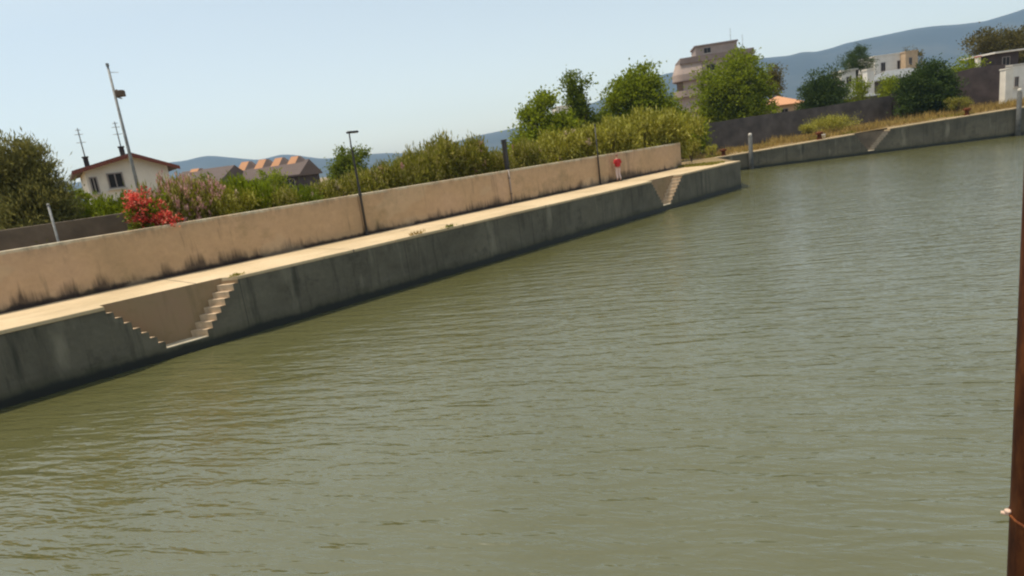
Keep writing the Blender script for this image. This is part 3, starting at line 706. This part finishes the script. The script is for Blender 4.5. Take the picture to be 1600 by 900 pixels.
# apartment block
AY = 128.
a = aty(1052, 100, AY); b = aty(1145, 80, AY); root = empty('apartment_block', (a[0], AY, 2.0), R(-11)); tag(root, 'tall mauve-beige apartment block with a rounded corner bay and rooftop penthouse', 'building')
L = b[0]-a[0]+3; zt = aty(1100, 92, AY)[2]-2.0
m = MB(); m.box(1.6, L, 0, 11, -.2, zt-.5); m.build('wall', m_mauve, root)
def bay(r_, z0, z1, mat, nm, k=1.):
    poly = [(1.7+.0, 9)]+[(1.9+math.cos(t_)*r_, 1.6+math.sin(t_)*r_*1.05) for t_ in np.linspace(math.pi, 1.5*math.pi, 9)]+[(5.2, 1.6-r_*1.05), (5.2, 9)]
    return MB().prism(poly, z0, z1).build(nm, mat, root)
z = zt-.5; fl = 3.05
def flare(r0_, z0, r1_, z1, mat, nm):
    def ring(r_, z): return [(1.7, 7, z)]+[(1.9+math.cos(t_)*r_, 1.6+math.sin(t_)*r_*1.05, z) for t_ in np.linspace(math.pi, 1.5*math.pi, 9)]+[(5.2, 1.6-r_*1.05, z), (5.2, 7, z)]
    a_, b_ = ring(r0_, z0), ring(r1_, z1); n_ = len(a_)
    return MB().add(a_+b_, [tuple(range(n_))[::-1], tuple(range(n_, 2*n_))]+[(i, (i+1) % n_, n_+(i+1) % n_, n_+i) for i in range(n_)]).build(nm, mat, root)
flare(2.15, zt-2.4, 1.45, zt-.52, m_mauve, 'bay')
k = 0
while z > -.1:
    zb_ = max(-.2, z-fl)
    bay(2.15, zb_+.003, min(zb_+1.15, z-.01), m_mauve, 'balcony'); bay(1.40, min(zb_+1.153, z), z-(.53 if k == 0 else 0), [m_mauve, m_brown, m_mauve, m_brown, m_mauve2][k % 5], 'bay')  # brown bays: the dark of the balcony recess is put into the colour
    (bay(2.22, z-.16, z-.003, m_mauve2, 'floor_slab') if k else None)
    if k < 5:
        quad_window(root, (0, 0, 0), (1, 0, 0), 6.2, 7.8, z-2.0, z-.75, (0, -1, 0)); quad_window(root, (0, 0, 0), (1, 0, 0), 9.6, 11.0, z-2.0, z-.75, (0, -1, 0))
    z = zb_-.0; k += 1
m = MB(); m.box(1.2, L+.4, -.3, 11.4, zt-.497, zt-.15); m.box(1.3, L+.2, -.2, -.05, zt-.147, zt+.6); m.box(1.3, 1.45, -.047, 11, zt-.147, zt+.6); m.build('parapet', m_mauve2, root)
m = MB(); m.box(4.4, L-2.6, 1.0, 8, zt-.14, zt+2.3); ph_ = m.build('penthouse', m_mauve, root)
m = MB(); m.box(4.2, L-2.4, .8, 8.2, zt+2.303, zt+2.6); m.build('penthouse_roof', m_mauve2, root)
quad_window(ph_, (0, 1.0, 0), (1, 0, 0), 6.0, 7.2, zt+1.0, zt+1.9, (0, -1, 0))
ant(root, L-3.2, 4, zt+2.6, zt+5.2, m_galv); ant(root, L-1.2, 3, zt, zt+3.6, m_galv)

def simple_house(name, px0, px1, pyt, Y, depth, mat, roofmat, label, rise=0., over=.3, wins=(), zb=2.0, cat='building', chim=False):
    a = aty(px0, pyt, Y); b = aty(px1, pyt-(px1-px0)*.132, Y); L = b[0]-a[0]; zt = a[2]-zb
    rt = empty(name, (a[0], Y, zb)); tag(rt, label, cat)
    wt = zt-rise
    m = MB(); m.box(0, L, 0, depth, -.2, wt); m.build('wall', mat, rt)
    if rise > 0: hipped(rt, L/2, depth/2, L, depth, wt+.12, rise, over, roofmat, roofmat, .12, ridge=max(.1, (L-depth)/2))
    else:
        m = MB(); m.box(-over, L+over, -over, depth+over, wt+.003, wt+.2); m.build('roof', roofmat, rt)
    for (a0, a1, z0, z1) in wins: quad_window(rt, (0, 0, 0), (1, 0, 0), L*a0, L*a1, wt-z1, wt-z0, (0, -1, 0))
    return rt
simple_house('small_house', 1204, 1256, 152, 88, 6, m_orange, m_roofo, 'low house with a bright orange tiled roof, right of the big green tree', rise=1.3, wins=[(.3, .5, .5, 1.5)], cat='house')
wb = simple_house('white_building', 1367, 1416, 89, 118, 9, m_white, m_white, 'flat-roofed white building above the dark bushes, mountain behind it', wins=[(.72, .84, 1.2, 2.6), (.2, .32, 1.2, 2.6)], over=.1)
simple_house('orange_annex', 1415, 1434, 82, 116.5, 4, m_orange, m_orange, 'narrow orange-buff block beside the white building', over=.08, wins=[(.3, .5, 1., 2.)])
simple_house('shed', 1372, 1478, 112, 104, 7, m_greywall, m_roofb, 'long shed with a blue-grey sheet roof, below the white building', rise=1.5, over=.5, wins=[(.2, .3, .5, 1.2)])
simple_house('shed', 1316, 1372, 143, 90, 6, m_greywall, m_roofb, 'low shed with a pale sheet roof just behind the dark boundary wall', rise=1.2, over=.3)
simple_house('kiosk', 1315, 1337, 112, 97, 2.4, m_white, m_white, 'small white square tower with a capping slab, right of the dark round tree', over=.25, wins=[(.35, .65, .9, 1.9)])
simple_house('kiosk', 1355, 1366, 110, 94, 1.2, m_white, m_cream, 'narrow white chimney-like block left of the blue-grey shed', over=.1)
simple_house('white_building', 868, 896, 168, 150, 9, m_white, m_cream, 'pale distant building glimpsed between the trees left of the tall thin tree', over=.1, wins=[(.3, .5, 1, 2)])
simple_house('villa', 1556, 1592, 84, 86, 5, m_purple, m_white, 'house with a bright white flat roof under the brownish tree at the right', over=.6, wins=[(.3, .6, .6, 1.6)], cat='house')
simple_house('gatehouse', 1582, 1660, 104, 66, 4, m_white, m_sill, 'pale grey rendered hut at the far right behind the quay', over=.05, wins=[(.06, .12, 1.1, 2.0)], zb=2.5)

# gate pillars and thin post
def pillar(px, pyt, Y, w_, label, mat, zb, name='gate_pillar', cat='pillar', capmat=None):
    a = aty(px, pyt, Y); rt = empty(name, (a[0], Y, zb)); tag(rt, label, cat); h = a[2]-zb
    m = MB(); m.box(-w_/2, w_/2, -w_/2, w_/2, -.1, h-.12); m.build('shaft', mat, rt, bevel=.02)
    m = MB(); m.box(-w_/2-.05, w_/2+.05, -w_/2-.05, w_/2+.05, h-.118, h); m.build('cap', capmat or mat, rt, bevel=.02); return rt
pillar(1573, 107, 64, .75, 'cream gate pillar left of the pale hut at the far right', m_cream, 2.5)
pillar(1528, 88, 84, .45, 'slim pale pillar with a dark red top rising beside the brownish tree', m_cream, 2.3, capmat=m_red)

# far boundary walls
def bwall(pts, Y, mat, label, thick=.3):
    rt = MB()
    P = []
    for (px, pyt, yy) in pts: q = aty(px, pyt, yy); P.append(q)
    for i in range(len(P)-1):
        a, b = P[i], P[i+1]; d = (b-a)[:2]; d /= np.linalg.norm(d); nn = np.array([-d[1], d[0]])*thick
        v = [(a[0], a[1], 1.2), (b[0], b[1], 1.2), (b[0]+nn[0], b[1]+nn[1], 1.2), (a[0]+nn[0], a[1]+nn[1], 1.2),
             (a[0], a[1], a[2]), (b[0], b[1], b[2]), (b[0]+nn[0], b[1]+nn[1], b[2]), (a[0]+nn[0], a[1]+nn[1], a[2])]
        rt.add(v, [(0, 3, 2, 1), (4, 5, 6, 7), (0, 1, 5, 4), (1, 2, 6, 5), (2, 3, 7, 6), (3, 0, 4, 7)])
    o = rt.build('boundary_wall', mat); tag(o, label, 'wall'); return o
bwall([(1040, 202, 66), (1080, 197, 66.5), (1180, 181, 68), (1290, 166, 70), (1393, 149, 71)], 0, m_greywall, 'long dark grey block wall across the basin, below the big green tree')
bwall([(1393, 147, 71.3), (1480, 117, 70), (1520, 106, 68), (1570, 100, 66)], 0, m_purple, 'higher purple-brown wall right of the dark bushes, ending at the gate pillar')

# ------------------------------------------------------------------ trees
tree('tamarisk_tree', 14, 203, 24, 140, .80, m_leafw, 'large dark feathery tree at the left edge of the picture', seed=11, n=760, per=70, sig=.20, L=.20, W=.042, up=.9,
     blobs=[(-.35, 0, .45, .55, .42), (.1, .1, .62, .48, .34), (-.2, -.2, .80, .35, .2), (.45, 0, .36, .42, .30), (-.7, .2, .5, .45, .35), (.62, .1, .12, .40, .25), (.0, -.3, .2, .6, .3)])
tree('tamarisk_tree', -110, 215, 27, 190, .8, m_leafw, 'second feathery tree beyond the left edge, its side just in view', seed=12, n=420, per=66, sig=.25, L=.22, W=.045, up=.9)
bush(108, 270, 31, 50, 5, m_leafg, 'bright green bush between the feathery tree and the cream house', 21, .16, .08, 120, 50, z0=1.84)
bush(62, 305, 29, 90, 4, m_leafm, 'mid-green bush at the foot of the feathery tree', 22, .16, .08, 120, 50, z0=1.84)
tree('round_tree', 538, 226, 62, 66, .75, m_leafm, 'small round dark green tree behind the street lamp', seed=13, n=150, per=50, sig=.28, L=.25, W=.14)
tree('small_tree', 838, 138, 58, 116, .8, m_leafg, 'bright open-crowned tree, leftmost of the group left of the apartment block', seed=14, n=330, per=56, sig=.36, L=.28, W=.17,
     blobs=[(0, 0, .5, .42, .32), (.15, 0, .8, .3, .18), (-.55, 0, .3, .32, .2), (.5, 0, .35, .45, .3), (-.25, .2, .6, .28, .16), (.0, 0, .2, .8, .2)])
tree('tall_tree', 897, 108, 62, 76, .88, m_leafm, 'tall thin tree with a ragged forked top, between the two broad green trees', seed=15, n=300, per=54, sig=.32, L=.28, W=.16,
     blobs=[(-.1, 0, .82, .26, .17), (.35, 0, .86, .14, .14), (0, 0, .5, .36, .3), (.25, 0, .25, .5, .2), (-.3, 0, .28, .45, .2), (.9, 0, .25, .35, .18)])
tree('round_tree', 992, 100, 62, 122, .80, m_leafg, 'broad bright green tree just left of the apartment block', seed=16, n=460, per=50, sig=.38, L=.28, W=.16,
     blobs=[(0, 0, .5, .62, .42), (.2, 0, .8, .38, .2), (-.45, 0, .58, .42, .25), (.6, 0, .45, .4, .32), (-.6, 0, .25, .4, .25), (.3, 0, .2, .6, .2), (-.1, .1, .74, .4, .2)])
tree('round_tree', 1144, 84, 76, 128, .88, m_leafg, 'largest bright green tree, partly hiding the apartment block', seed=17, n=650, per=52, sig=.42, L=.32, W=.18,
     blobs=[(0, 0, .5, .72, .45), (.15, 0, .82, .38, .2), (-.5, 0, .62, .42, .28), (.62, 0, .5, .38, .34), (-.65, 0, .3, .38, .28), (.3, 0, .2, .7, .22), (-.2, 0, .15, .6, .2)])
tree('conifer', 1176, 70, 84, 26, .9, m_leafd, 'dark pointed treetop showing above the largest green tree', 'tree', seed=18, n=60, per=40, sig=.22, L=.3, W=.06,
     blobs=[(-.15, 0, .93, .10, .07), (0, 0, .75, .35, .12), (0, 0, .5, .8, .25), (.1, 0, .2, 1, .2)])
tree('brown_tree', 1206, 92, 96, 30, .6, m_leafb, 'thin brownish tree at the right flank of the largest green tree', seed=19, n=80, per=44, sig=.36, L=.3, W=.14)
tree('round_tree', 1284, 104, 80, 78, .9, m_leafd, 'very dark round tree right of the orange roof', seed=20, n=380, per=52, sig=.34, L=.28, W=.13,
     blobs=[(0, 0, .45, .8, .42), (.45, 0, .82, .22, .16), (-.35, 0, .72, .3, .2), (.1, 0, .75, .3, .18), (.5, 0, .4, .5, .35), (-.5, 0, .3, .5, .3)])
tree('pine_tree', 1337, 72, 98, 62, .5, m_leafd, 'dark umbrella-shaped pine left of the white building', seed=23, n=150, per=52, sig=.32, L=.36, W=.07,
     blobs=[(0, 0, .6, .7, .32), (-.5, 0, .45, .45, .2), (.55, 0, .4, .45, .28), (.1, 0, .8, .45, .2), (.45, 0, .05, .4, .25)])
tree('round_tree', 1402, 112, 74, 58, .95, m_leafg, 'green bushy tree at the left of the dark thicket', seed=24, n=150, per=46, sig=.3, L=.26, W=.15, zb=2.2)
tree('round_tree', 1448, 96, 67, 100, .97, m_leafd, 'dark green thicket tree standing in front of the purple-brown wall', seed=25, n=520, per=54, sig=.34, L=.25, W=.13, zb=2.2,
     blobs=[(0, 0, .45, .75, .42), (.1, 0, .75, .5, .25), (-.35, 0, .6, .4, .26), (.5, 0, .45, .45, .35), (-.4, 0, .25, .45, .25), (.3, 0, .2, .6, .22)])
tree('round_tree', 1496, 86, 76, 70, .8, m_leafg, 'bright green treetop just above the purple-brown wall', seed=26, n=130, per=46, sig=.32, L=.26, W=.15)
tree('brown_tree', 1580, 38, 98, 108, .8, m_leafb, 'large brownish-green tree at the top right corner', seed=27, n=420, per=54, sig=.48, L=.36, W=.18)
tree('small_tree', 1427, 70, 130, 34, .6, m_leafb, 'small brown treetop poking up behind the orange-buff block', seed=28, n=60, per=40, sig=.3, L=.3, W=.16)
tree('round_tree', 1062, 160, 66, 40, .9, m_leafm, 'low green tree below the left side of the apartment block', seed=29, n=110, per=46, sig=.3, L=.26, W=.14)
tree('round_tree', 1086, 172, 64, 42, .95, m_leafg, 'low leafy tree in front of the start of the dark grey wall', seed=30, n=100, per=46, sig=.28, L=.24, W=.14)
tree('round_tree', 945, 150, 70, 70, .9, m_leafm, 'mid-green tree in the gap between the tall thin tree and the broad tree', seed=31, n=120, per=46, sig=.35, L=.26, W=.14)
for i, (px, pyt, Y, wpx, lab) in enumerate([(868, 172, 60, 70, 'low bright tree filling the gap left of the tall forked tree'), (700, 232, 70, 60, 'low distant tree behind the tallest oleander'), (620, 245, 72, 50, 'low distant tree between the street lamp and the olive clump'), (425, 268, 66, 60, 'low green tree in front of the long tiled house'), (330, 272, 60, 60, 'low green tree in front of the single orange rooflight'), (1340, 120, 88, 36, 'small bright tree between the white tower and the sheds')]):
    tree('small_tree', px, pyt, Y, wpx, .9, [m_leafm, m_leafg][i % 2], lab, seed=40+i, n=80, per=44, sig=.32, L=.26, W=.14)

# weeds and low bushes on the far bank
bush(1306, 181, 64, 86, 1.5, m_oley, 'yellow-green scrubby bush on the far bank in front of the grey wall', 50, .16, .06, 130, 40, flat=.6)
bush(1262, 194, 63, 30, .9, m_oley, 'small yellow-green bush left of the scrubby bush on the far bank', 51, .16, .06, 50, 30)
bush(1496, 152, 61.5, 36, 1.2, m_ole, 'olive bush on the far bank right of the dark thicket', 52, .16, .06, 60, 36)
bush(1078, 212, 57, 34, 2.0, m_oley, 'yellowish bush on the ground beyond the end of the ochre wall', 53, .16, .06, 80, 36, z0=1.6)
bush(1112, 226, 56, 24, .9, m_oley, 'small yellowish weed clump beyond the end of the ochre wall', 54, .14, .05, 30, 30)
rng = np.random.RandomState(5); N = 26000
gx = rng.uniform(19.5, 56, N); gy = np.array([yfar(x) for x in gx])+.7+rng.uniform(0, 1, N)**1.4*9
dens = np.sin(gx*1.3)*.5+np.sin(gx*.47+gy*.9)*.5+rng.uniform(-1, 1, N); k = dens > -.15
gx, gy = gx[k], gy[k]; gz = np.array([zfar(x) for x in gx])
Cc = np.stack([gx, gy, gz-.02], 1); D = rng.normal(size=(len(gx), 3))*.35+np.array([0, 0, 1])
D *= 1; tall = (np.sin(gx*.9+1)+np.sin(gx*2.3+gy*.7)+rng.uniform(-.6, .6, len(gx)) > .5)
gk = np.sin(gx*.6+gy*.5+2)+np.sin(gx*1.9)*.6+rng.uniform(-.5, .5, len(gx)) > .75
o = leaf_object('green_weeds', Cc[gk]+np.array([.05, 0, 0]), D[gk]+rng.normal(size=(gk.sum(), 3))*.3, .30, .07, m_ole, None, rng); tag(o, 'low green weeds among the dry grass on the far bank', 'weeds', kind='stuff')
leafy = tall & ~gk; o = leaf_object('tall_dry_grass', Cc[leafy], D[leafy], .75, .05, m_straw, None, rng); tag(o, 'taller golden grass clumps on the far bank', 'grass', kind='stuff')
Cc = Cc[~tall]; D = D[~tall]
o = leaf_object('dry_grass', Cc, D, .42, .05, m_straw, None, rng); tag(o, 'dry golden grass on the far bank', 'grass', kind='stuff')
N = 5000; sx = rng.uniform(39.3, 41.4, N); sy = rng.uniform(.9, 9, N)
Pq = np.array([Q(a_, b_, PZ-.06) for a_, b_ in zip(sx, sy)]); D = rng.normal(size=(N, 3))*.4+np.array([0, 0, 1])
o = leaf_object('weeds', Pq, D, .22, .03, m_ole, None, rng); tag(o, 'sparse weeds beside the end of the path', 'weeds', kind='stuff')

# tufts rooted in cracks along the quay edge
for k, (px, t_, sz, lab) in enumerate([(643, .25, .5, 'dry brown weed tuft on the quay edge right of the street lamp'), (692, .15, .4, 'small green weed tuft on the quay edge, midway along the wall'), (366, .3, .3, 'tiny weed at the top of the nearest staircase')]):
    y_ = 515-.231*px; p = atz(px, y_, PZ); rng = np.random.RandomState(90+k); s_ = st(p)[0]
    n_ = 90; Cc = rng.normal(size=(n_, 3))*np.array([sz*.35, .05, 0.01]); D = rng.normal(size=(n_, 3))*.7+np.array([0, -.2, .7])
    o = leaf_object('weed_tuft', Cc, D, .16*sz*2, .03, [m_straw, m_leafm, m_ole][k], None, rng); o.location = Q(s_, t_*.3, PZ+.01); o.rotation_euler = (0, 0, QROT); tag(o, lab, 'weed')

# ------------------------------------------------------------------ mooring posts and bollards on the far quay
def mooring_post(px, pyt, label, w_=.27):
    s_ = fs(px); x = p0[0]+fdir[0]*s_; y = p0[1]+fdir[1]*s_-.34; h = aty(px, pyt, y)[2]
    rt = empty('mooring_post', (x, y, 0), frot); tag(rt, label, 'mooring post', 'mooring posts on the far quay')
    m = MB(); m.tube([(0, 0, -1), (0, 0, h-.3)], [w_*.8, w_*.7], 12); m.build('pile', m_pile, rt, smooth=True)
    m = MB(); m.lathe([(w_*.5, h-.3), (w_*.62, h-.24), (w_*.62, h-.08), (w_*.3, h)], 12); m.build('cap', m_sill, rt, smooth=True)
mooring_post(1171, 208, 'grey mooring post with a white cap near the end of the near quay')
mooring_post(1577, 140, 'grey mooring post with a pale cap in front of the cream gate pillar')
def bollard(px, label, k=1., mat=None, Yo=.5):
    s_ = fs(px); x = p0[0]+fdir[0]*s_; y = p0[1]+fdir[1]*s_+Yo
    rt = empty('bollard', (x, y, zfar(x)+.01), frot); tag(rt, label, 'bollard', 'rusty bollards on the far quay')
    m = MB(); m.lathe([(.22*k, 0), (.22*k, .06*k), (.15*k, .09*k), (.14*k, .34*k)], 14); m.build('stem', m_rust, rt, smooth=True)
    m = MB(); m.lathe([(.14*k, .343*k), (.27*k, .40*k), (.27*k, .50*k), (.15*k, .56*k)], 14); m.build('head', m_rust, rt, smooth=True)
bollard(1121, 'rusty bollard left of the first mooring post, nearest the end of the ochre wall', 1.15)
bollard(1281, 'rusty bollard below the scrubby bush on the far quay', 1.25)
bollard(1508, 'rusty bollard in the dry grass right of the dark thicket', 1.15)
s_ = fs(1293); x = p0[0]+fdir[0]*s_; rt = empty('bucket', (x, yfar(x)+.5, zfar(x)+.01)); tag(rt, 'small white bucket standing right of the bollard below the scrubby bush', 'bucket')
m = MB(); m.lathe([(.13, 0), (.17, .32), (.185, .33), (.185, .36), (.15, .36), (.12, .05)], 14); m.build('body', m_white, rt, smooth=True)
m = MB(); m.tube([(-.17, 0, .33), (-.12, 0, .46), (0, 0, .52), (.12, 0, .46), (.17, 0, .33)], [.01]*5, 6); m.build('handle', m_galv, rt)

# ------------------------------------------------------------------ person in red on the path
ps_ = st(att(967, 280, 3.15))[0]; pp = Q(ps_, 3.15, PZ); PH_ = att(966, 240, 3.15)[2]-PZ; print('person h', PH_)
person = empty('person', (pp[0], pp[1], PZ), R(-160)); tag(person, 'person in a red top and pale trousers standing on the path beside the ochre wall', 'person')
def skin(name, verts, edges, mat, parent, sub=2):
    me = bpy.data.meshes.new(name); me.from_pydata([v[:3] for v in verts], edges, []); me.materials.append(mat)
    o = bpy.data.objects.new(name, me); COL.objects.link(o); o.parent = parent
    md = o.modifiers.new('s', 'SKIN'); md.use_smooth_shade = True
    sv = me.skin_vertices[0].data
    for i, v in enumerate(verts): sv[i].radius = (v[3], v[4] if len(v) > 4 else v[3]); sv[i].use_root = (i == 0)
    o.modifiers.new('d', 'SUBSURF').levels = sub; o.modifiers['d'].render_levels = sub; return o
K = PH_/1.76
def sv_(l): return [tuple(q*K for q in v) for v in l]
V = sv_([(0, 0, .95, .13, .10), (0, 0, 1.15, .13, .09), (0, .01, 1.38, .15, .09), (0, 0, 1.48, .05), (0, -.01, 1.56, .055), (0, -.015, 1.65, .088, .10), (0, -.01, 1.73, .05),
     (.17, 0, 1.40, .05), (.24, .02, 1.16, .04), (.25, -.06, .93, .03), (-.17, 0, 1.40, .05), (-.24, .02, 1.16, .04), (-.23, -.10, .94, .03),
     (.09, 0, .85, .085), (.10, -.02, .48, .058), (.10, .02, .09, .04), (.11, -.12, .04, .04), (-.09, 0, .85, .085), (-.10, -.06, .48, .058), (-.10, .08, .10, .04), (-.11, -.05, .04, .04)])
E_ = [(0, 1), (1, 2), (2, 3), (3, 4), (4, 5), (5, 6), (2, 7), (7, 8), (8, 9), (2, 10), (10, 11), (11, 12), (0, 13), (13, 14), (14, 15), (15, 16), (0, 17), (17, 18), (18, 19), (19, 20)]
skin('body', V, E_, m_skin, person)
for sx_, hx, hy in ((1, .25, -.06), (-1, -.23, -.10)):     # five fingers to a hand
    for k in range(4):
        fv = sv_([(hx, hy-.015+.018*k, .93, .011), (hx+.004*sx_, hy-.02+.02*k, .865-.004*abs(k-1.5), .009), (hx-.008*sx_, hy-.022+.02*k, .825-.006*abs(k-1.4), .007)]); skin('finger', fv, [(0, 1), (1, 2)], m_skin, person, 1)
    fv = sv_([(hx, hy-.02, .93, .012), (hx-.015*sx_, hy-.05, .90, .010), (hx-.02*sx_, hy-.055, .87, .008)]); skin('thumb', fv, [(0, 1), (1, 2)], m_skin, person, 1)
V = sv_([(0, 0, .90, .20, .15), (0, 0, 1.08, .20, .15), (0, .01, 1.28, .21, .15), (0, .0, 1.42, .10, .10), (.18, 0, 1.37, .085), (.25, .02, 1.14, .07), (-.18, 0, 1.37, .085), (-.25, .02, 1.14, .07)])
skin('shirt', V, [(0, 1), (1, 2), (2, 3), (2, 4), (4, 5), (2, 6), (6, 7)], m_red, person)
V = sv_([(0, 0, .94, .14, .115), (.09, 0, .83, .10), (.10, -.02, .48, .078), (.10, .02, .16, .065), (-.09, 0, .83, .10), (-.10, -.06, .48, .078), (-.10, .08, .16, .065)])
skin('trousers', V, [(0, 1), (1, 2), (2, 3), (0, 4), (4, 5), (5, 6)], m_pale, person)
V = sv_([(0, .02, 1.62, .095, .09), (0, .01, 1.70, .095, .10), (0, 0, 1.75, .06)]); skin('hair', V, [(0, 1), (1, 2)], m_hair, person)
m = MB(); [m.box((-.065+x_)*K, (.045+x_)*K, (-.20+y_)*K, (.07+y_)*K, 0.0, .075*K) for x_, y_ in ((.11, .0), (-.10, .07))]; m.build('shoe', m_dark, person, bevel=.02)
m = MB()
for sx_ in (-1, 1): m.lathe([(.003, 1.645*K), (.012*K, 1.65*K), (.012*K, 1.66*K), (.003, 1.665*K)], 8, (sx_*.033*K, -.105*K))
m.build('eye', m_hair, person)
m = MB(); m.tube([(0, -.10*K, 1.66*K), (0, -.125*K, 1.625*K), (0, -.10*K, 1.615*K)], [.008*K, .015*K, .01*K], 6); m.build('nose', m_skin, person)
m = MB(); m.box(-.025*K, .025*K, -.112*K, -.10*K, 1.583*K, 1.592*K); m.build('mouth', m_red, person)

# ------------------------------------------------------------------ our own bank and the rusty steel post at the right
hd = math.atan2(ray(1590, 575)[0], ray(1590, 575)[1])
bk = MB(); bk.box(-40, 60, -60, 1.35, -1, 2.9); o = bk.build('viewing_quay', m_quay); tag(o, 'concrete bank under the viewpoint', 'quay wall'); 
D0 = 1.18; rp = .060
pc = C0+ray(1586.5, 575)*D0/1.0
perp = np.array([math.cos(hd), -math.sin(hd)])
cx, cy_ = pc[0]+perp[0]*rp, pc[1]+perp[1]*rp
post = empty('steel_post', (cx, cy_, 2.9), -hd); tag(post, 'rusty brown steel post with a small bracket, close up at the right edge', 'post')
m = MB(); m.tube([(0, 0, -.05), (0, 0, 3.2)], [rp, rp], 20); m.build('shaft', m_rust, post, smooth=True)
m = MB(); m.tube([(rp*.55, -rp*.92, -.0), (rp*.55, -rp*.92, 3.15)], [.010, .010], 8); m.build('weld_seam', m_rust, post, smooth=True)
kz = (C0+ray(1580, 833)*D0)[2]-2.9
m = MB(); m.lathe([(rp+.0005, kz-.003), (rp+.003, kz-.002), (rp+.003, kz+.002), (rp+.0005, kz+.003)], 20); m.build('collar', m_rust, post, smooth=True)
m = MB(); m.tube([(-rp-.013, -.012, kz), (-rp+.008, -.012, kz+.001)], [.0035, .005], 8); br = m.build('bracket', m_pink, post, smooth=True)
m = MB(); m.lathe([(.001, kz+.004), (.006, kz+.005), (.006, kz+.009), (.002, kz+.011)], 10, (-rp-.002, -.014)); m.build('bolt', m_pink, br, smooth=True)
m = MB(); m.lathe([(.11, 0), (.11, .015), (rp, .02)], 20); m.build('base_plate', m_rust, post)

# ------------------------------------------------------------------ haze
hz_ = MB(); hz_.box(-3450, 3450, -3450, 3450, -2, 900); o = hz_.build('haze', m_hill); o.data.materials.clear()
t = NT('haze_air'); v_ = t.n('VolumePrincipled'); v_.inputs['Density'].default_value = .00016; v_.inputs['Color'].default_value = (.40, .64, 1, 1); v_.inputs['Anisotropy'].default_value = 0.1
t.l(v_.outputs[0], t.out.inputs['Volume']); o.data.materials.append(t.m); tag(o, 'thin blue summer haze over the far hills', 'haze', kind='stuff')
for q in bpy.data.objects:
    if q.parent is not None and 'category' in q: del q['category']
